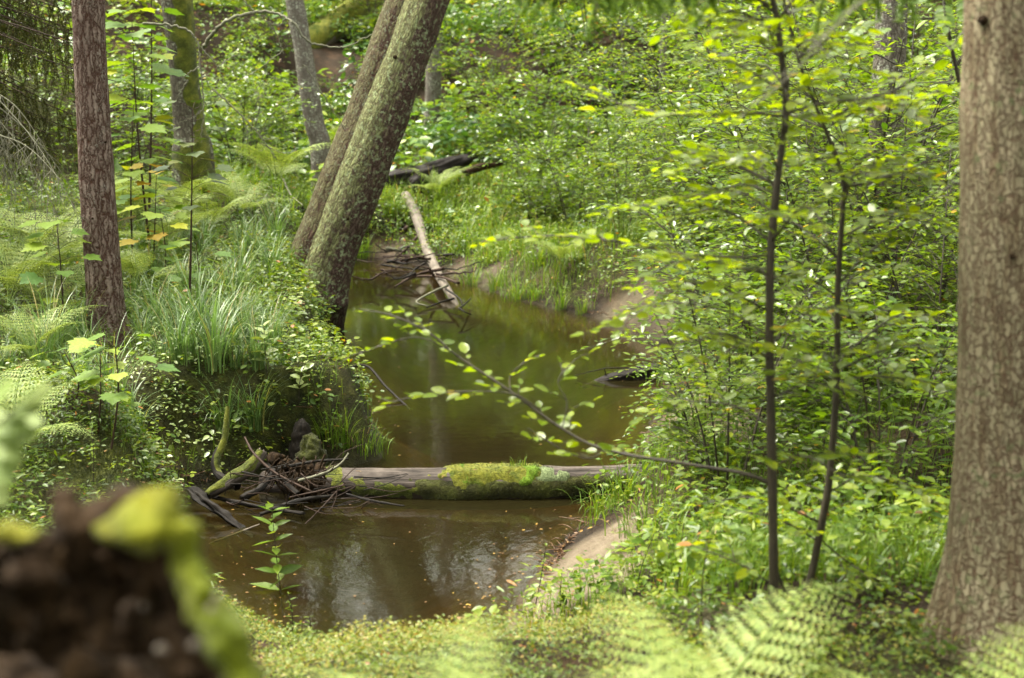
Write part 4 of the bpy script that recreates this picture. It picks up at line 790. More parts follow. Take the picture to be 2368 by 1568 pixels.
grass(mb, scat(rs, 1300, 14, 27, .8, .6, lambda x, y, s: ~isleft(x, y) & (s > .15) & (s < 3.2) & nosand(x, y)), 13, .4, 1.3, .010, rs, .14)
grass(mb, scat(rs, 2600, 20, 33, .8, .6, lambda x, y, s: (np.abs(x - .3) < 5) & (s > .12) & nosand(x, y)), 14, .5, 1.5, .014, rs, .2, .6)
k_ = scat(rs, 5200, 17, 29, .9, .4, lambda x, y, s: ~isleft(x, y) & (s > .1) & (s < 2.4) & nosand(x, y)); herb_far = MB(); mass(herb_far, rs, k_, .12 + .2 * rs.random(len(k_)), .2, 14, .05, LEAF6, .6 + .3 * fbm(k_ * .8, 91, 2), .15, .4)
stuff(herb_far, 'bank_herbs', 'herb', 'low bright herbs along the far right water edge', 'ground plants')
stuff(mb, 'bank_grass', 'grass', 'bright green grass on the right bank and far shore', 'grass')
# ---- sedge tussocks: things
def tussock_mesh(name, m, n, L, bend, w, spread, seed):
    r = np.random.default_rng(seed); mb = MB(); B = np.stack([r.normal(0, spread, n), r.normal(0, spread, n), np.zeros(n) - .03], -1)
    az = np.arctan2(B[:, 1], B[:, 0]) + r.normal(0, .7, n); blades(mb, B, az, L * r.uniform(.5, 1.15, n), bend * r.uniform(.4, 1.4, n), w * r.uniform(.7, 1.2, n), np.clip(.5 + r.normal(0, .25, n), 0, 1), 7)
    return mb.build(name, M[m])
sed = [tussock_mesh('sedge_tussock', 'sedge', 90, .8, 1.6, .011, .06, 1), tussock_mesh('sedge_tussock', 'sedge', 70, .65, 2.0, .010, .07, 2)]
sgrp = 'sedge tussocks on the left bank'
spots = [((455, 800), 1.15, 'tall bluish sedge tussock in the middle of the left bank, right of the pine'), ((405, 790), 1.0, None), ((500, 850), 1.1, None), ((545, 800), .9, None), ((360, 770), .9, None), ((310, 720), .9, None), ((430, 700), .9, None), ((500, 700), .9, None),
         ((350, 660), .9, None), ((575, 760), .8, None), ((255, 930), .9, 'thin sedge tussock drooping over the mossy bank edge'), ((300, 1000), .8, 'small sedge tussock at the top of the moss mound'), ((120, 840), 1., None), ((60, 810), .9, None), ((560, 650), .9, None), ((610, 600), 1.0, None), ((640, 570), 1.0, None), ((520, 990), .85, 'bright sedge tussock leaning over the dark hollow behind the debris jam'), ((590, 1000), .7, None), ((460, 610), 1, None), ((400, 600), 1, None), ((590, 560), 1.1, None), ((180, 800), .9, None)]
_r = np.random.default_rng(61); spots += [((_r.uniform(330, 640), _r.uniform(560, 860)), _r.uniform(.5, .85), None) for _ in range(34)] + [((_r.uniform(0, 210), _r.uniform(760, 930)), _r.uniform(.5, .8), None) for _ in range(9)]
first = [True, True]
for i, (px, s, lab) in enumerate(spots):
    g = ground(*px); k = i % 2; o = sed[k]
    if first[k]: first[k] = False
    else: o = o.copy(); COL.objects.link(o)
    o.location = tuple(g); o.rotation_euler = (0, 0, i * 1.7); o.scale = (s,) * 3
    tag(o, lab or 'bluish green sedge tussock arching among the herbs of the left bank', 'grass tuft', sgrp)
gr = [tussock_mesh('grass_tuft', 'grass', 60, .42, 1.5, .008, .06, 5), tussock_mesh('grass_tuft', 'grass', 80, .34, 2.1, .008, .09, 6)]
first = [True, True]
for i, (px, s, lab) in enumerate([((800, 1030), 1., 'bright grass tuft spilling into the water above the left end of the log'), ((845, 1042), .9, 'spreading grass tuft at the water behind the log'), ((760, 1020), .9, 'grass tuft beside the small rotten stump'), ((1390, 1180), .9, 'grass tuft hanging over the water at the right end of the log'), ((1440, 1160), 1., 'dense grass tuft right of the log end'), ((1500, 1230), 1.1, 'grass tuft at the back edge of the near sand beach'), ((1560, 1330), 1.1, 'grass tuft on the right of the near sand beach'),
        ((1650, 1330), 1.1, 'grass tuft behind the sand, left of the straight sapling'), ((1060, 520), 1.6, 'large pale grass tuft on the far shore right of the fallen log'), ((1120, 500), 1.7, 'second large grass tuft on the far shore'), ((1010, 470), 1.5, 'grass tuft under the charred log'), ((825, 600), 1.4, 'upright grass tuft at the water just right of the leaning tree'), ((850, 598), 1.2, 'small grass tuft standing in the far water'), ((1095, 655), 1.3, 'pale grass tuft right of the fallen log tip'), ((1150, 672), 1.3, 'grass tuft trailing in the water beyond the long branch'), ((1195, 690), 1.3, 'grass tuft on the right water edge near the fern'), ((1345, 725), .8, 'thin grass tuft before the grey sand'), ((1175, 560), 1.6, 'tall grass tuft behind the right water edge'), ((1080, 580), 1.5, 'bright grass tuft just right of the fallen log'), ((1010, 520), 1.4, 'grass tuft right beside the upper end of the fallen log'), ((905, 500), 1.4, 'grass tuft behind the far sticks'), ((1130, 610), 1.3, 'soft grass tuft above the far mud'), ((1240, 620), 1.4, 'grass tuft behind the feathery fern'), ((1240, 690), 1.2, 'grass tuft overhanging the right water edge'), ((1300, 715), 1.1, 'short grass tuft at the edge of the grey sand')]):
    g = ground(*px); k = i % 2; o = gr[k]
    if first[k]: first[k] = False
    else: o = o.copy(); COL.objects.link(o)
    o.location = tuple(g); o.rotation_euler = (0, 0, i * 2.1); o.scale = (s,) * 3; tag(o, lab, 'grass tuft', 'grass tufts at the water')
mb = MB(); b0 = at(1195, 1080, LD - .02); n = 30; B = b0 + rs.normal(0, .035, (n, 3)) * [1.4, .6, 0]
blades(mb, B - b0 * 0, rs.uniform(0, 6.28, n), rs.uniform(.05, .13, n), rs.uniform(.4, 1.8, n), .004, rs.random(n)); tag(mb.build('grass_tuft', M['grass'], None, b0), 'small grass tuft sprouting on top of the mossy log', 'grass tuft')

# ---- ferns
def frond_mb(L, width, npin, rs, pin_n=9, droop=1.1, tone=.5):
    """frond along +Y arching, in the XY plane with droop"""
    mb = MB(); t = np.linspace(0, 1, 24); a = droop * (t ** 1.3) - .95
    y = np.concatenate([[0], np.cumsum(np.cos(a[1:]) * L / 23)]); z = np.concatenate([[0], np.cumsum(-np.sin(a[1:]) * L / 23)])
    c = np.stack([0 * y, y, z], -1); twig(mb, c, .004 * L / .7, .0012, 24, 5, .5)
    T = norm(np.gradient(c, axis=0)); P, D, NN, S = [], [], [], []
    for tt in np.linspace(.2, .985, npin):
        i = tt * 23; k = int(i); p = c[k] * (1 - i + k) + c[min(k + 1, 23)] * (i - k); T0 = T[k]; up = np.cross([1, 0, 0], T0)
        u = (tt - .2) / .8; wl = width * min(1, .35 + u * 3.2) * (1 - u ** 1.6) + .012
        for sx in (-1, 1):
            dirp = norm(np.array([sx * 1., 0, 0]) * .93 + T0 * .38 - up * .16 + rs.normal(0, .04, 3)); w2 = np.cross(dirp, up)
            m = max(3, int(pin_n * wl / width) + 2)
            for j in range(m):
                s = (j + .5) / m; pp = p + dirp * wl * s - up * .05 * wl * s * s; l = max(.006, wl * .30 * (1 - s ** 1.5 * .8))
                for q in (-1, 1): P.append(pp); D.append(norm(w2 * q + dirp * .55)); NN.append(up + rs.normal(0, .12, 3)); S.append(l)
            P.append(p + dirp * wl * .85); D.append(dirp); NN.append(up); S.append(wl * .2)
    m = len(P); scatter(mb, LEAF4, np.array(P), np.array(D), np.array(NN), np.array(S), np.clip(tone + rs.normal(0, .15, m), 0, 1), .5)
    return mb
rs = np.random.default_rng(300)
def fern_proto(L, width, npin, nfr, label, group, tone, pin_n=9, droop=1.15):
    root = thing('fern', (0, 0, 0), label, 'fern', group)
    me = None
    for k in range(nfr):
        if k < 2: o = frond_mb(L, width, npin, rs, pin_n, droop * (1 + .15 * k), tone).build('frond', M['fern'], root); me = me or o.data
        else:
            o = bpy.data.objects.new('frond', bpy.data.objects[o.name].data if k % 2 else me); COL.objects.link(o); o.parent = root
        o.rotation_euler = (rs.normal(0, .12) + .12, rs.normal(0, .12), k * 2 * math.pi / nfr + rs.normal(0, .25)); s = rs.uniform(.8, 1.12); o.scale = (s, s, s)
    return root
nf = fern_proto(.95, .19, 15, 6, 'x', 'ferns', .7, 8, 1.5)
def put(root, first, loc, rz, s, label, tilt=(0, 0)):
    if first: root.location = tuple(loc); root.rotation_euler = (*tilt, rz); root.scale = (s,) * 3; root['label'] = label; return root
    return dup(root, loc, rz, s, label, tilt)
def gat(X, d):
    x = (X - CX) / FPX * d * 1.05; return np.array([x, d, gz(x, d)])
for i, (X, d, s, lab, rz) in enumerate([(1560, 3.8, 1.08, 'large pale fern with blurred fronds at the bottom centre right, below the sapling', .3), (1010, 3.4, .78, 'pale fern at the bottom edge in front of the stream', 1.0), (1290, 3.3, .78, 'pale fern low at the bottom edge between two larger ferns', 2.), (2310, 3.55, 1.0, 'yellowish fern at the foot of the spruce trunk in the lower right corner', .7), (1760, 3.3, .85, 'fern at the bottom edge right of the largest fern', 1.5), (2110, 3.05, .7, 'small fern at the bottom edge left of the spruce foot', 2.2)]):
    put(nf, i == 0, gat(X, d), rz, s, lab)
mf = fern_proto(.7, .17, 17, 7, 'x', 'ferns', .62, 7, 1.35)
for i, (px, s, lab) in enumerate([((20, 740), 1.15, 'broad fern at the left edge beside the pine'), ((120, 760), .8, 'fern left of the pine foot'), ((330, 540), 1.2, 'bracken fern in shade right of the pine trunk'), ((420, 520), 1.1, 'fern with spreading fronds behind the dark maple seedling'), ((270, 560), 1.2, 'fern half hidden behind the pine trunk'), ((60, 640), 1.1, 'fern under the hanging spruce twigs'), ((150, 650), 1., 'fern just left of the pine trunk below the spruce'), ((330, 690), .8, 'small fern in the grass right of the pine'), ((640, 445), 1.2, 'fern left of the leaning tree among dead twigs'), ((745, 380), 1.3, 'pale fern at the foot of the slim grey trunk'), ((1010, 465), .9, 'feathery dark fern under the charred log'), ((30, 1080), .8, 'fern in the lower left below the mossy bank'), ((1300, 640), .7, 'feathery fern at the right water edge'), ((480, 560), .9, 'bright fern in the grass between the pine and the leaning tree'), ((380, 600), .9, 'fern spreading over the grass just right of the pine trunk'), ((70, 860), .7, 'pale fern on the left edge below the broad fern'), ((560, 520), .9, 'fern among tall grass left of the leaning tree foot')]):
    put(mf, i == 0, ground(*px) + [0, 0, .1], i * 1.3, s * 1.6, lab)

# ---- maple seedlings
def maple_plant(base, H, leaf, pairs, m, label, seed, lean=(0, 0), spread=.32, cat='seedling', tilt=.25, leafless=0.):
    r = np.random.default_rng(seed); base = np.asarray(base, float); root = thing('maple_seedling', base, label, cat)
    top = base + [lean[0], lean[1], H]; path = spline([base - [0, 0, .05], base * .5 + top * .5 + r.normal(0, .03, 3), top], 20)
    mb = MB(); twig(mb, path, .006 + .004 * H, .003, 20, 6); P, D, NN, S = [], [], [], []
    for k in range(pairs):
        t = leafless + (1 - leafless) * (k + 1) / pairs; p = path[min(19, int(t * 19))]; a0 = r.uniform(0, 3.14)
        for a in (a0, a0 + math.pi, *([a0 + 1.57] if k == pairs - 1 else [])):
            o = np.array([math.cos(a), math.sin(a), 0]); ln = spread * r.uniform(.5, 1.1) * (1.1 - .4 * t); e = p + o * ln + [0, 0, ln * r.uniform(.1, .5)]
            twig(mb, [p, (p + e) / 2 + [0, 0, .02], e], .0025, .0015, 6, 4); P.append(e); D.append(o + [0, 0, -.12]); NN.append(np.array([0, -.1, 1]) + r.normal(0, tilt * .7, 3)); S.append(leaf * r.uniform(.7, 1.15))
    mb.build('stem', M['twig'], root, base); mb = MB(); scatter(mb, MAPLE, P, np.array(D), np.array(NN), np.array(S), np.clip(r.normal(.5, .25, len(P)), 0, 1))
    mb.build('foliage', M[m], root, base); return root
PX = 1.7
def gd(X, d): x = (X - CX) / FPX * d; return np.array([x, d, gz(x, d)])
for i, (px, d, H, lf, pr, m, lab, le) in enumerate([
    ((345, 0), 17.0, 2.9, .27, 9, 'maple', 'tall maple sapling with big pale green leaves between pine and mossy tree', (-.1, 0)), ((300, 0), 16.2, 1.9, .26, 7, 'maple', 'maple seedling with yellow green leaves just right of the pine', (.1, 0)), ((345, 0), 15.8, 1.25, .2, 4, 'maple_o', 'low maple seedling with orange leaves beside the pine trunk', (.1, 0)), ((340, 0), 18.5, 3.6, .28, 8, 'maple', 'tallest maple sapling at the top left right of the pine', (.2, 0)),
    ((425, 0), 13.4, 2.05, .16, 8, 'maple_d', 'slender maple seedling with dark glossy leaves on a bare stem', (.12, 0)), ((450, 0), 14.2, .75, .17, 4, 'maple', 'low pale maple seedling in the middle of the left bank', (0, 0)), ((370, 0), 15.5, .9, .2, 5, 'maple', 'pale maple seedling above the ferns right of the pine', (0, 0)), ((130, 0), 12.6, 1.1, .19, 5, 'maple', 'maple seedling behind the hanging spruce left of the pine', (0, 0))]):
    maple_plant(gd(px[0], d), H, lf, int(pr * PX), m, lab, 400 + i, le, .33 if H > 1.3 else .3, leafless=.5 if 'slender' in lab else .25)
maple_plant(ground(255, 1040), .72, .17, 5, 'maple', 'maple seedling with broad pale leaves in front of the pine foot', 431, (.1, -.1), .34, leafless=.45)
maple_plant(ground(225, 1000), .55, .14, 4, 'maple', 'smaller maple seedling with red stalks left of the pine foot', 432, (.05, 0), .26, leafless=.4)
maple_plant(ground(160, 950), .4, .13, 3, 'maple', 'low maple seedling at the left on the bank edge', 433, (0, 0), .22, leafless=.4)

# ---- leafy woody plants
class Leafy:
    def __init__(s): s.P, s.D, s.N, s.S = [], [], [], []
    def put(s, mb, tm, rs, tone=.45, tv=.2):
        n = len(s.P); tc = np.where(rs.random(n) < .008, 1., np.clip(tone + rs.normal(0, tv, n), 0, .95)); scatter(mb, tm, np.array(s.P), np.array(s.D), np.array(s.N), np.array(s.S), tc)
def dress(path, wood, LV, rs, tw=.3, sp=.07, lsp=.035, ls=.05, start=.15, r=.0022, flat=.3):
    path = np.asarray(path); L = np.concatenate([[0], np.cumsum(np.linalg.norm(np.diff(path, axis=0), axis=1))]); T = norm(np.gradient(path, axis=0)); tot = L[-1]; s = tot * start; sd_ = 1
    while s < tot:
        p = np.array([np.interp(s, L, path[:, k]) for k in range(3)]); t0 = T[min(len(T) - 1, int(np.searchsorted(L, s)))]
        sv = np.cross(t0, [0, 0, 1.]); sv /= np.linalg.norm(sv) + 1e-9
        d = norm(t0 * .65 + sv * sd_ * .8 + np.array([0, 0, .12]) + rs.normal(0, .2, 3) * [1, 1, .6]); l = tw * rs.uniform(.35, 1.1) * (1.1 - .6 * s / tot); e = p + d * l + [0, 0, -.12 * l]
        mid = (p + e) / 2 + [0, 0, .06 * l]; twig(wood, [p, mid, e], r, .001, 5, 4)
        n = max(2, int(l / lsp)); q = 1
        for j in range(n):
            u = (j + 1) / n; pp = p * (1 - u) ** 2 + 2 * u * (1 - u) * mid + e * u * u
            lv = np.cross(d, [0, 0, 1.]); lv /= np.linalg.norm(lv) + 1e-9
            dd = d * .55 + lv * q * .85 + [0, 0, -.1] + rs.normal(0, .2, 3)
            if j == n - 1: dd = d
            LV.P.append(pp); LV.D.append(dd); LV.N.append(np.array([0, 0, 1.]) + rs.normal(0, flat, 3)); LV.S.append(ls * rs.uniform(.6, 1.2)); q = -q
        s += sp * rs.uniform(.6, 1.4); sd_ = -sd_
def side_branch(p, az, L, rs, rise=.25, droop=.25):
    d = np.array([math.cos(az), math.sin(az), rise]); e = p + d * L; m = p + d * L * .5 + [0, 0, .1 * L]; e = e + [0, 0, -droop * L * .5] + rs.normal(0, .05 * L, 3); return spline([p, m, e], 12)
def sapling(name, label, stem, dep, branches, nrand, seed, azf, blen=(.28, .72), ls=.066, extra=()):
    rs = np.random.default_rng(seed); P = [at(x, y, dep + (q[0] if q else 0)) for x, y, w, *q in stem]; rr = [w * .43 * pxm(dep) for x, y, w, *q in stem]
    P[0][2] = min(P[0][2], gz(P[0][0], P[0][1]) - .05)
    base = P[0].copy(); root = thing(name, base, label, 'sapling'); t = Tube(P, rr, 110, 14, lambda b, t: .10 * np.repeat(t.r, t.seg) * fbm(b * np.array([40, 40, 9]), seed, 2)); mb = MB(); t.into(mb); mb.build('stem', M['stem'], root, base)
    for st, r0, r1 in extra: mb = MB(); twig(mb, [at(*p) for p in st], r0, r1, 24, 8); mb.build('stem', M['stem'], root, base)
    LV = Leafy()
    for l, r0, tw, start in branches:
        wd = MB(); path = spline([at(*p) for p in l], 14 * len(l)); twig(wd, path, r0, .0025, len(path), 7); dress(path, wd, LV, rs, tw, .065, .032, ls, start); wd.build('branch', M['stem'], root, base)
    for k in range(nrand):
        i = rs.uniform(.16, .97); j = int(i * 109); wd = MB(); path = side_branch(t.c[j], azf(rs), rs.uniform(*blen) * (1.15 - .5 * i), rs, rs.uniform(.05, .45), .3); twig(wd, path, .0055, .0018, 12, 6); dress(path, wd, LV, rs, .3, .07, .034, ls, .12)
        wd.build('branch', M['stem'], root, base)
    mb = MB(); LV.put(mb, OVAL, rs); mb.build('foliage', M['sap'], root, base); return root
D1 = 5.6
sapling('sapling', 'straight thin dark sapling standing left of the pair, its long branch reaching over the stream', [(1792, 1500, 29), (1787, 1250, 27), (1783, 1000, 25), (1779, 800, 23), (1781, 600, 22), (1797, 420, 21), (1817, 250, 20), (1806, 130, 18), (1796, 50, 16), (1776, -80, 14), (1760, -400, 10)], D1, [
    ([(1784, 1120, D1), (1720, 1095, D1 + .02), (1600, 1075, D1 + .1), (1400, 1040, D1 + .25), (1290, 985, D1 + .35), (1180, 905, D1 + .45), (1060, 825, D1 + .55), (985, 765, D1 + .6), (900, 728, D1 + .65), (830, 715, D1 + .7)], .009, .2, .3),
    ([(1250, 950, D1 + .4), (1190, 912, D1 + .42), (1100, 905, D1 + .45), (1000, 910, D1 + .5), (900, 930, D1 + .5)], .004, .14, .25), ([(1060, 825, D1 + .55), (1020, 800, D1 + .5), (960, 780, D1 + .5), (880, 800, D1 + .5), (790, 835, D1 + .5)], .003, .13, .4), ([(1300, 990, D1 + .35), (1310, 930, D1 + .4), (1290, 880, D1 + .45), (1330, 830, D1 + .5)], .003, .16, .2),
    ([(1180, 905, D1 + .45), (1180, 870, D1 + .5), (1210, 840, D1 + .5), (1250, 820, D1 + .5)], .003, .12, .3), ([(1400, 1040, D1 + .25), (1360, 1060, D1 + .2), (1300, 1040, D1 + .2), (1220, 990, D1 + .2)], .003, .16, .2),
    ([(1779, 590, D1), (1700, 595, D1), (1560, 585, D1 + .1), (1430, 560, D1 + .15), (1270, 545, D1 + .25), (1110, 560, D1 + .3)], .006, .26, .12), ([(1786, 445, D1), (1720, 428, D1 + .1), (1640, 445, D1 + .2), (1540, 470, D1 + .3), (1440, 480, D1 + .4)], .005, .3, .2),
    ([(1815, 268, D1), (1700, 262, D1 - .05), (1560, 265, D1), (1430, 240, D1 + .1), (1330, 190, D1 + .2)], .005, .28, .1), ([(1817, 262, D1), (1900, 240, D1), (2050, 215, D1 + .1), (2180, 130, D1 + .2), (2240, 50, D1 + .3)], .006, .28, .15), ([(1780, 635, D1), (1700, 618, D1 - .1), (1600, 600, D1 - .2), (1480, 640, D1 - .3)], .005, .28, .2),
    ([(1782, 985, D1), (1700, 940, D1 + .1), (1600, 930, D1 + .15), (1500, 960, D1 + .2)], .005, .28, .2), ([(1784, 1350, D1), (1700, 1300, D1), (1600, 1260, D1 + .1)], .004, .28, .2), ([(1782, 780, D1), (1680, 720, D1 + .1), (1560, 700, D1 + .2), (1430, 720, D1 + .25)], .005, .28, .2), ([(1796, 50, 5.6), (1830, 5, 5.6), (1885, -60, 5.65)], .008, .3, .5)],
    32, 501, lambda r: r.choice([math.pi, 2.4, 3.8, 1.4, .3, 5.0]) + r.normal(0, .4))
D2 = 5.95
sapling('sapling', 'dark curved sapling leaning right from the same foot, kinked near its top', [(1826, 1490, 26), (1868, 1360, 23), (1895, 1230, 22), (1915, 1120, 21), (1930, 950, 19), (1935, 800, 18), (1937, 650, 16), (1948, 480, 14), (1951, 430, 13), (1935, 370, 11), (1912, 310, 10), (1868, 200, 9), (1835, 100, 8), (1800, -60, 7), (1760, -300, 5)], D2, [
    ([(1952, 432, D2), (2040, 415, D2), (2150, 370, D2 + .1), (2245, 330, D2 + .2)], .007, .28, .1), ([(1937, 660, D2), (1990, 600, D2), (2060, 540, D2 + .1), (2140, 460, D2 + .2), (2220, 420, D2 + .3)], .005, .28, .15), ([(1936, 600, D2), (1890, 540, D2), (1850, 500, D2)], .004, .24, .2), ([(1932, 890, D2), (2010, 870, D2), (2120, 880, D2 + .1), (2200, 900, D2 + .1)], .004, .28, .1), ([(1932, 880, D2), (1860, 860, D2 - .1), (1790, 880, D2 - .2)], .004, .24, .2),
    ([(1868, 1220, D2), (1960, 1300, D2), (2080, 1370, D2 + .1), (2170, 1400, D2 + .2)], .004, .24, .2), ([(1912, 1140, D2), (2000, 1100, D2), (2120, 1140, D2 + .1), (2190, 1180, D2 + .2)], .004, .28, .1), ([(1890, 1250, D2), (1800, 1200, D2 - .1), (1700, 1180, D2 - .1)], .004, .26, .1), ([(1905, 300, D2), (1980, 260, D2), (2090, 240, D2 + .1), (2200, 200, D2 + .2)], .005, .28, .1)],
    28, 502, lambda r: r.choice([0., .8, -.7, 1.6, 2.6, 4.4]) + r.normal(0, .4), extra=[([(1836, 1440, D2), (1815, 1370, D2), (1796, 1320, D2), (1786, 1240, D2)], .010, .005)])
# shrubs behind
def shrub_proto(name, H, nst, seed, leaf, tone, m='shrub', sp=.3):  # leafy multi-stemmed
    rs = np.random.default_rng(seed); root = thing(name, (0, 0, 0), 'x', 'shrub', 'shrubs on the right bank'); LV = Leafy()
    for k in range(nst):
        az = k * 2 * math.pi / nst + rs.normal(0, .4); h = H * rs.uniform(.7, 1.05); o = np.array([math.cos(az), math.sin(az), 0]); path = spline([o * .05 - [0, 0, .15], o * (.1 + .12 * h) + [0, 0, h * .5], o * (.2 + sp * h) + [0, 0, h]], 24)
        wd = MB(); twig(wd, path, .010, .003, 24, 6)
        for b in range(13):
            i = rs.uniform(.15, .98); sb = side_branch(path[int(i * 23)], az + rs.normal(0, 1.2), rs.uniform(.35, .8), rs, rs.uniform(0, .5), .3); twig(wd, sb, .004, .0015, 10, 4); dress(sb, wd, LV, rs, .28, .066, .042, leaf, .1, .0018)
        dress(path[14:], wd, LV, rs, .25, .08, .042, leaf, .1, .0018); wd.build('stem', M['stem'], root)
    mb = MB(); LV.put(mb, LEAF6, rs, tone); mb.build('foliage', M[m], root); return root
SA = shrub_proto('shrub', 2.3, 5, 601, .066, .5); SB_ = shrub_proto('shrub', 1.7, 6, 602, .075, .35); SC_ = shrub_proto('shrub', 2.9, 5, 603, .06, .6)
used = set()
for X, d, pr, s, lab in [(1700, 8.8, SA, .8, 'leafy shrub on the right bank directly behind the straight sapling'), (2070, 8.2, SB_, .9, 'broad leaved shrub in the gap between the saplings and the spruce trunk'), (1960, 10.5, SA, 1., 'shrub behind the curved sapling'), (1700, 11.5, SB_, .9, 'low shrub on the right bank above the dark soil patch'), (2150, 12.0, SC_, 1., 'tall shrub beside the spruce trunk at the right'), (1830, 13.5, SC_, 1., 'tall shrub framed between the two saplings'), (1680, 15.8, SA, .9, 'shrub overhanging the sandy bank at the right water edge'), (1680, 17, SC_, 1.1, 'tall light green shrub mid way up the right bank'), (1440, 21.0, SA, .8, 'shrub above the grey sand of the right bank'), (1950, 17, SA, 1.3, 'shrub before the weathered grey trunk'),
        (1540, 22, SC_, 1.15, 'tall shrub right of the far grass, left of the saplings'), (1330, 23.5, SB_, 1.2, 'rounded shrub behind the far grass'), (1780, 22, SB_, 1.6, 'dense shrub deep in the right hand thicket'), (2120, 18, SC_, 1.3, 'tall shrub deep behind the spruce trunk'), (1450, 27, SC_, 1.4, 'shrub at the foot of the hillside right of centre'), (1640, 28, SA, 1.8, 'large shrub at the foot of the hillside behind the saplings'), (1230, 29, SB_, 1.5, 'shrub at the foot of the hillside above the charred log'), (1900, 28, SC_, 1.6, 'tall shrub on the hillside behind the saplings'), (1130, 32, SA, 1.6, 'bluish shrub on the hillside right of the leaning tree'), (1380, 34, SC_, 1.7, 'tall shrub high on the hillside below the hanging spruce twigs'), (1700, 36, SA, 2.2, 'spreading shrub high on the hillside at upper right'), (2100, 30, SA, 2.0, 'shrub on the hillside behind the spruce trunk'), (560, 24, SB_, 1.2, 'low shrub between the mossy tree and the slim grey trunk'), (620, 29, SA, 1.2, 'shrub left of the slim grey trunk'), (300, 23, SB_, 1.4, 'shrub on the left slope behind the maples'), (880, 38, SA, 1.5, 'shrub high on the hillside behind the leaning tree'), (1640, 9.4, SB_, .5, 'low bush at the water edge left of the straight sapling'), (1760, 10.2, SB_, .9, 'bush rooted between the feet of the two saplings'), (2180, 9.6, SA, .9, 'bush half covered by the spruce trunk'), (1880, 12, SB_, 1.2, 'dense bush behind the curved sapling stem'), (1760, 14.0, SB_, 1., 'bush above the dark log end on the right bank'), (1590, 19.0, SB_, 1.0, 'bush leaning over the grey sandy bank'), (1740, 19.5, SB_, 1.7, 'dense bush in the middle of the right slope'), (2040, 15.5, SB_, 1.5, 'broad bush at the foot of the weathered grey trunk'), (1240, 25.5, SB_, 1.1, 'bush at the back of the far grass'), (2070, 11.2, SC_, 1.15, 'tall shrub screening the weathered grey trunk'), (1990, 12.6, SA, 1.5, 'tall shrub just left of the weathered grey trunk'), (1880, 30, SB_, 2.0, 'bush high on the hillside behind the curved sapling')]:
    g = gd(X, d); put(pr, pr.name not in used, g, X * .7, s, lab); used.add(pr.name)
# background crowns for canopy and reflections
def forest_proto(seed):
    rs = np.random.default_rng(seed); root = thing('forest_tree', (0, 0, 0), 'tall leafy forest tree standing on the hillside above the undergrowth', 'tree', 'tall trees on the hillside'); mb = MB()
    Tube([(0, 0, -.5), (0, 0, 5), (.2, 0, 10), (0, .2, 15)], [.2, .17, .13, .05], 40, 14, trunk_disp(.01, seed)).into(mb); mb.build('trunk', M['mossbark'], root)
    n = 130; C = np.stack([rs.normal(0, 1.5, n), rs.normal(0, 1.5, n), rs.uniform(3.5, 15.5, n)], -1); C[:, :2] *= (1.35 - C[:, 2:3] / 16)
    wd = MB(); 
    for c in C[::3]: twig(wd, [(0, 0, c[2] - .8), c * [.5, .5, 1] + [0, 0, -.2], c], .035, .01, 8, 5)
    wd.build('limbs', M['mossbark'], root); mb = MB(); mass(mb, rs, C - [0, 0, .4], .9, .95, 46, .15, LEAF4, .35, .2, .6); mb.build('crown', M['hill'], root); return root
FA, FB = forest_proto(701), forest_proto(702); rs = np.random.default_rng(77); k = 0
for y in (46, 50, 55, 61, 68):
    for x in np.arange(-.5 * y, .5 * y + 1, 4.4):
        x += rs.normal(0, .9); yy = y + rs.normal(0, 1.8)
        if .1 < x < 1.3: continue
        pr = FA if k % 2 else FB; put(pr, k < 2, (x, yy, gz(x, yy)), rs.uniform(0, 6), rs.uniform(.95, 1.25) * (1.3 if y > 50 else 1), pr['label'] if k else FB['label']); k += 1

ring = [(x, y) for y in (-5, -10, -16) for x in np.arange(-16, 17, 4.2)] + [(sx * x, y) for sx in (-1, 1) for x in (13, 18) for y in np.arange(0, 34, 4.2)]
for x, y in ring:
    x += rs.normal(0, .8); y += rs.normal(0, .8)
    if abs(x) < .36 * y + 4.5: continue
    o = dup(FB if k % 2 else FA, (x, y, gz(x, y)), rs.uniform(0, 6), rs.uniform(.85, 1.15), 'tall leafy forest tree standing around the little valley beside and behind the viewer'); o['group'] = 'tall trees around the valley'; k += 1

# ---- spruce drooping at the upper left, and spruce boughs of the big right trunk
def droop_branch(mbw, mbn, p0, p1, rs, nb, ll, nl, npb, sag=.25, side=.22, wid=1.1):
    path = spline([p0, (p0 + p1) / 2 + [0, 0, sag * .4], p1 + [0, 0, -sag * .3]], 24); twig(mbw, path, .014, .004, 24, 6)
    for k in range(nb):
        u = .12 + .88 * (k + rs.random()) / nb; p = path[min(23, int(u * 23))]; l = ll * rs.uniform(.4, 1.15) * (1.1 - .4 * u)
        o = norm(np.array([rs.normal(0, side), rs.normal(0, side), -1.])); e = p + o * l; m = (p + e) / 2 + np.array([rs.normal(0, .03), rs.normal(0, .03), .02]); twig(mbw, [p, m, e], .0025, .001, 6, 4)
        t = rs.random(npb); t3 = t[:, None]; pp = p * (1 - t3) ** 2 + 2 * t3 * (1 - t3) * m + e * t3 ** 2
        scatter(mbn, NEEDLE, pp, norm(o * .55 + rs.normal(0, .6, (npb, 3))), rs.normal(0, 1, (npb, 3)), nl * rs.uniform(.6, 1.2, npb), np.clip(rs.normal(.45, .25, npb), 0, 1), wid)
rs = np.random.default_rng(810)
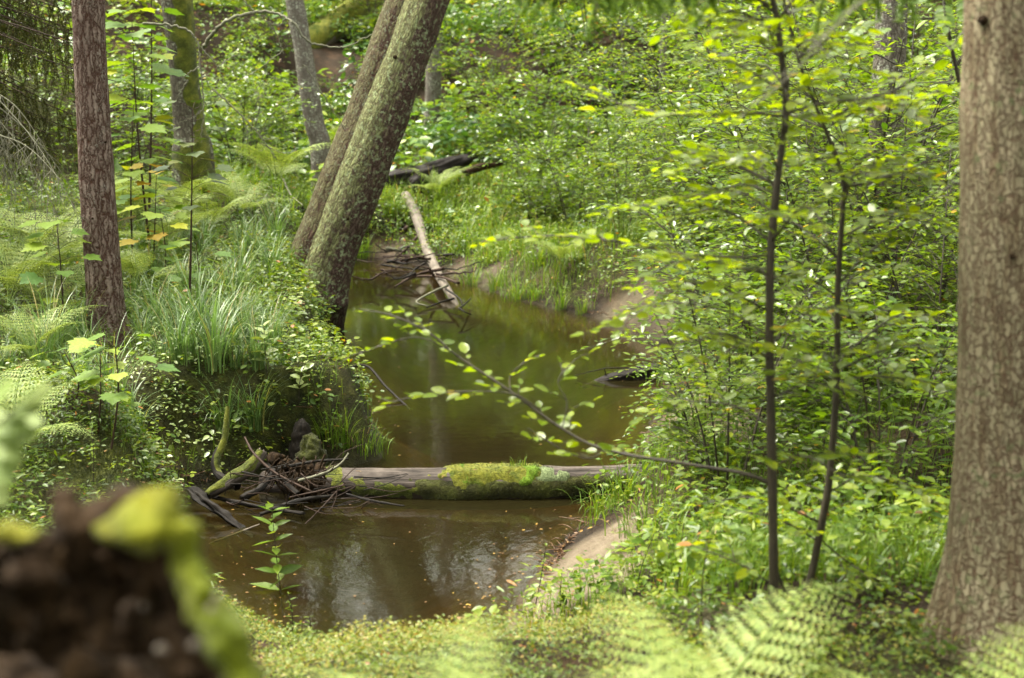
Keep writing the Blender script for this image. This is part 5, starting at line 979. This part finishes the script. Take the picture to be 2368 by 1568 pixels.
TX = -6.6; ty = 14.6; tb_ = np.array([TX, ty, gz(TX, ty)]); nsp = thing('drooping_spruce', tb_, 'spruce with drooping olive brown twigs hanging in at the upper left edge', 'tree'); mb = MB(); Tube([tb_ - [0, 0, .4], tb_ + [0, 0, 3], tb_ + [.1, 0, 9]], [.2, .17, .1], 60, 24, trunk_disp(.01, 5)).into(mb); mb.build('trunk', M['pine'], nsp, tb_)
for k in range(48):
    z0 = at(0, rs.uniform(-260, 330), ty)[2]; p0 = np.array([TX, ty, z0 + .3]); p1 = at(rs.uniform(40, 285) if k % 3 else rs.uniform(-40, 130), 0, ty + rs.normal(-.1, .6)); p1[2] = z0 - rs.uniform(.0, .25)
    w_, n_ = MB(), MB(); droop_branch(w_, n_, p0, p1, rs, 34, .55, .034, 120, wid=2.0); o = n_.build('branch', M['needle'], nsp, tb_); w_.build('wood', M['twig'], o, tb_).location = (0, 0, 0)
for k in range(9):
    w_ = MB(); a = at(-80, rs.uniform(120, 330), 13.4); e = at(rs.uniform(30, 200), rs.uniform(330, 560), 13.2 + rs.normal(0, .3)); path = spline([a, a * .4 + e * .6 + [0, 0, .15], e], 14); twig(w_, path, .007, .002, 14, 6)
    for j in range(22):
        p = path[rs.integers(3, 14)]; l = rs.uniform(.1, .4); twig(w_, [p, p + np.array([rs.normal(0, .05), rs.normal(0, .08), -l * .6]), p + np.array([rs.normal(0, .1), rs.normal(0, .1), -l])], .003, .0012, 5, 4)
    o = w_.build('dead_branch', M['twig_grey'], nsp, tb_); o['label'] = 'dead lichen covered branch of the drooping spruce'
for X0, X1, Y, d, nb in ((1640, 1170, -62, 4.6, 26), (1660, 1360, -40, 4.4, 18), (2150, 1890, -50, 4.5, 14)):
    w_, n_ = MB(), MB(); a = at(2366, Y - 190, SPD); droop_branch(w_, n_, at(X0 + 60, Y - 5, d + .2), at(X1, Y + 30, d), rs, nb, .15, .024, 170, .06, .35, 2.4); twig(w_, [a, (a + at(X0 + 60, Y - 20, d + .2)) / 2 + [0, 0, .08], at(X0 + 60, Y - 20, d + .2)], .014, .011, 12, 6)
    o = n_.build('branch', M['needle_l'], spr, spr_b); w_.build('wood', M['twig'], o, spr_b).location = (0, 0, 0)
w_ = MB(); a = at(2366, -260, SPD); path = spline([a, at(2150, -120, 4.6), at(1960, 35, 4.4), at(1850, 150, 4.3), at(1760, 240, 4.3)], 30); twig(w_, path, .003, .0012, 30, 6)
for j in range(14):
    p = path[rs.integers(10, 30)]; l = rs.uniform(.04, .16); twig(w_, [p, p + np.array([-l * .5, rs.normal(0, .03), -l * .3]), p + np.array([-l * .9, rs.normal(0, .05), -l * .8])], .0018, .0008, 5, 4)
o = w_.build('dead_branch', M['twig_grey'], spr, spr_b); o['label'] = 'thin pale dead twig of the spruce, out of focus'
# ---- rowan
def pinnate(LV, p, d, L, rs, pairs=6, ls=.05):
    d = norm(d); sv = norm(np.cross(d, [0, 0, 1.])); up = np.cross(sv, d)
    for k in range(pairs):
        pp = p + d * L * (.25 + .75 * k / pairs)
        for s in (-1, 1): LV.P.append(pp); LV.D.append(sv * s + d * .35 - up * .15); LV.N.append(up + rs.normal(0, .1, 3)); LV.S.append(ls * (1 - .3 * abs(k / pairs - .4)))
    LV.P.append(p + d * L); LV.D.append(d); LV.N.append(up); LV.S.append(ls)
rs = np.random.default_rng(850); rbp = gd(2320, 7.4); rbp = np.array([rbp[0], 7.4, rbp[2]]); row = thing('rowan_sapling', rbp, 'rowan sapling with feathered leaves, its twigs arching in beside the spruce trunk', 'sapling'); wd, LV = MB(), Leafy()
stemp = spline([rbp - [0, 0, .1], at(2300, 700, 7.4), at(2245, 330, 7.3), at(2190, 60, 7.2), at(2170, -120, 7.2)], 40); twig(wd, stemp, .018, .006, 40, 8)
for X, Y, d, ex, ey, L in ((2180, 0, 6.6, 2185, 60, .2), (2150, -10, 6.6, 2060, 20, .17), (2230, -20, 6.7, 2240, 70, .18), (2010, 40, 7, 1960, 90, .2), (1950, 100, 7.2, 1890, 140, .2), (2060, 60, 7.2, 1990, 90, .2), (1840, 110, 7.4, 1770, 120, .2), (2000, 240, 7.4, 1950, 300, .2)):
    p, e = at(X, Y, d), at(ex, ey, d - .15); i = np.argmin(np.linalg.norm(stemp - p, axis=1)); twig(wd, [stemp[i], (stemp[i] + p) / 2 + [0, 0, .05], p], .004, .002, 8, 5); twig(wd, [p, e], .0015, .001, 4, 4); pinnate(LV, p, e - p, L, rs)
wd.build('stem', M['stem'], row, rbp); mb = MB(); LV.put(mb, OVAL, rs, .4, .1); mb.build('foliage', M['herb'], row, rbp)
# ---- single plants
def herb_plant(name, label, base, H, ls, pairs, tm, m, seed, lean=(0, 0), cat='plant', tone=.5, wid=1.):
    r = np.random.default_rng(seed); base = np.asarray(base, float); root = thing(name, base, label, cat); top = base + [lean[0], lean[1], H]; path = spline([base - [0, 0, .05], (base + top) / 2 + r.normal(0, .02, 3), top], 16); mb = MB(); twig(mb, path, .004, .002, 16, 5); mb.build('stem', M['stem'], root, base); LV = Leafy(); a = r.uniform(0, 3)
    for k in range(pairs):
        t = .25 + .75 * (k + 1) / pairs; p = path[min(15, int(t * 15))]; a += 1.57 + r.normal(0, .2)
        for q in (0, math.pi): o = np.array([math.cos(a + q), math.sin(a + q), .2]) + r.normal(0, .22, 3); LV.P.append(p); LV.D.append(o); LV.N.append(np.array([0, 0, 1]) + r.normal(0, .25, 3)); LV.S.append(ls * r.uniform(.75, 1.1) * (1.1 - .45 * t))
    mb = MB(); n = len(LV.P); scatter(mb, tm, np.array(LV.P), np.array(LV.D), np.array(LV.N), np.array(LV.S), np.clip(r.normal(tone, .15, n), 0, .93), wid); mb.build('foliage', M[m], root, base)
g = at(655, 1345, 8.6); herb_plant('water_plant', 'upright plant with long pointed paired leaves standing before the near pool', np.array([g[0], g[1], gz(g[0], g[1])]), 3.2 - 8.6 * math.tan(R(10.4) + math.atan((1165 - 784) / FPX)) - gz(g[0], g[1]), .2, 12, LANCE, 'herb', 31, (-.06, 0), tone=.55, wid=1.5)
g = gd(640, 7.9); herb_plant('water_plant', 'short leafy stem at the near water edge below the upright plant', g, .32, .07, 9, LANCE, 'herb', 32, tone=.5)
g = gd(690, 7.6); herb_plant('water_plant', 'second short leafy stem at the near water edge', g, .26, .06, 8, LANCE, 'herb', 33, tone=.5)
herb_plant('bank_seedling', 'broad leaved pale seedling on the bank edge left of the bent stick', ground(620, 900), .5, .14, 8, OVAL, 'pale', 34, (0, -.1), 'seedling', .75)
herb_plant('bank_seedling', 'pale hazel seedling below the foot of the leaning tree', ground(690, 770), .45, .14, 7, OVAL, 'pale', 35, (0, 0), 'seedling', .7)
herb_plant('bank_seedling', 'leafy seedling hanging over the bank above the bent stick', ground(690, 930), .4, .13, 7, OVAL, 'pale', 36, (.1, -.1), 'seedling', .7)
herb_plant('bank_seedling', 'thin seedling with small paired leaves before the dark bank hollow', ground(215, 1120), .55, .05, 9, OVAL, 'herb', 37, (0, 0), 'seedling', .55)
for i, (px, H, lab) in enumerate([((1230, 1420), .42, 'blurred small seedling with round leaves at the near end of the sand'), ((1300, 1440), .3, 'seedling creeping over the sand near the ferns'), ((1460, 1420), .45, 'thin seedling with few leaves standing on the sand'), ((1560, 1400), .4, 'leafy seedling at the right side of the sand'), ((1620, 1440), .45, 'seedling between the sand and the straight sapling')]):
    g = ground(*px); herb_plant('beach_seedling', lab, g, H, .055, 7, OVAL, 'sap', 50 + i, (rs.normal(0, .08), 0), 'seedling', .4)
for i, (px, n) in enumerate((((400, 940), 110), ((445, 1000), 60), ((350, 900), 60))):
    C_ = ground(*px) + rs.normal(0, .12, (n // 5, 3)) * [1, 1, 0]; mb = MB(); C_[:, 2] = hgt(C_[:, 0], C_[:, 1]); mass(mb, rs, C_, .14, .08, 7, .045, LEAF6, .6, .15, .3); el = thing('ground_elder', ground(*px), ('pale clump of lobed leaves on the bank edge right of the pine foot', 'pale leafy clump crowning the mossy hummock by the dark hollow', 'pale low clump just below the broad maple seedling')[i], 'plant', 'pale clumps on the bank edge'); mb.build('foliage', M['pale'], el, ground(*px)); mb = MB()
    for c_ in C_: twig(mb, [c_ - [0, 0, .02], c_ + [0, 0, .12]], .002, .001, 3, 4)
    mb.build('stems', M['stem'], el, ground(*px))
# blurred twig at the left edge, close to the lens
g = np.array([-1.02, 2.4, gz(-1.02, 2.4)]); root = thing('beech_twig', g, 'very blurred yellow green leafy twig close to the lens at the left edge', 'sapling'); wd, LV = MB(), Leafy()
pth = spline([g - [0, 0, .05], at(-160, 1350, 2.4), at(-60, 1050, 2.35), at(60, 930, 2.3), at(150, 870, 2.3)], 30); twig(wd, pth, .005, .0015, 30, 6)
for X, Y, ex, ey in ((40, 950, 150, 880), (20, 960, 120, 930), (0, 1000, 110, 1010), (-20, 1020, 60, 1060), (-10, 980, 70, 990), (-30, 1050, 30, 1120), (60, 930, 110, 900), (-40, 1100, 20, 1170), (-20, 930, 40, 880)):
    LV.P.append(at(X, Y, 2.33)); LV.D.append(at(ex, ey, 2.28) - at(X, Y, 2.33)); LV.N.append(np.array([0, -.9, 1])); LV.S.append(.08); LV.P.append(at(X - 10, Y + 25, 2.36)); LV.D.append(at(ex - 30, ey + 70, 2.3) - at(X, Y, 2.33)); LV.N.append(np.array([.3, -.8, 1])); LV.S.append(.065)
wd.build('stem', M['stem'], root, g); mb = MB(); LV.put(mb, OVAL, rs, .5, .1); mb.build('foliage', M['fern'], root, g)
# leaf litter
C = scat(rs, 5200, 6.5, 26, 1.1, .6, lambda x, y, s: s > .02); mb = MB(); C[:, 2] += .008
scatter(mb, LEAF6, C, rdirs(rs, len(C), .15), upn(rs, len(C), .3), rs.uniform(.02, .05, len(C)), rs.random(len(C)) * .8); C = C[rs.random(len(C)) < .4]
for p in C[:600]: a_ = rs.uniform(0, 6.28); l_ = rs.uniform(.05, .25); twig(mb, [p, p + np.array([math.cos(a_) * l_, math.sin(a_) * l_, rs.uniform(0, .03)])], .003, .0015, 3, 4, .02)
C = scat(rs, 60000, 7, 24, 1.6, .3, lambda x, y, s: (s > -.04) & (s < .13) & ((y > 9) | (x > .2)))[:900]; C[:, 2] = np.maximum(C[:, 2], 0) + .01
for p in C[:420]: a_ = rs.uniform(0, 6.28); l_ = rs.uniform(.04, .22); twig(mb, [p, p + np.array([math.cos(a_) * l_ * .5, math.sin(a_) * l_ * .5, rs.uniform(0, .03)]), p + np.array([math.cos(a_) * l_, math.sin(a_) * l_, rs.uniform(-.01, .03)])], .005, .002, 4, 4, 0.)
scatter(mb, LEAF6, C, rdirs(rs, len(C), .3), upn(rs, len(C), .5), rs.uniform(.015, .04, len(C)), rs.random(len(C)) * .4)
stuff(mb, 'leaf_litter', 'deadleaf', 'brown fallen leaves and bits of twig littering both banks', 'leaf litter')
# floating bits
mb = MB(); F_ = np.array([onz(X, Y, .004) for X, Y in zip(rs.uniform(500, 1500, 2600), rs.uniform(620, 1440, 2600))]); sd_ = sdist(F_[:, 0], F_[:, 1]); near = (sd_ < -.03) & ((sd_ > -.35) | (rs.random(len(F_)) < .12)); F_ = F_[near][:330]
scatter(mb, OVAL, F_, rdirs(rs, len(F_), .02), np.tile([0, 0, 1.], (len(F_), 1)) + rs.normal(0, .03, (len(F_), 3)), rs.uniform(.008, .028, len(F_)), rs.random(len(F_)))
stuff(mb, 'floating_leaves', 'deadleaf', 'small fallen leaves and flecks floating on the stream', 'leaf litter')
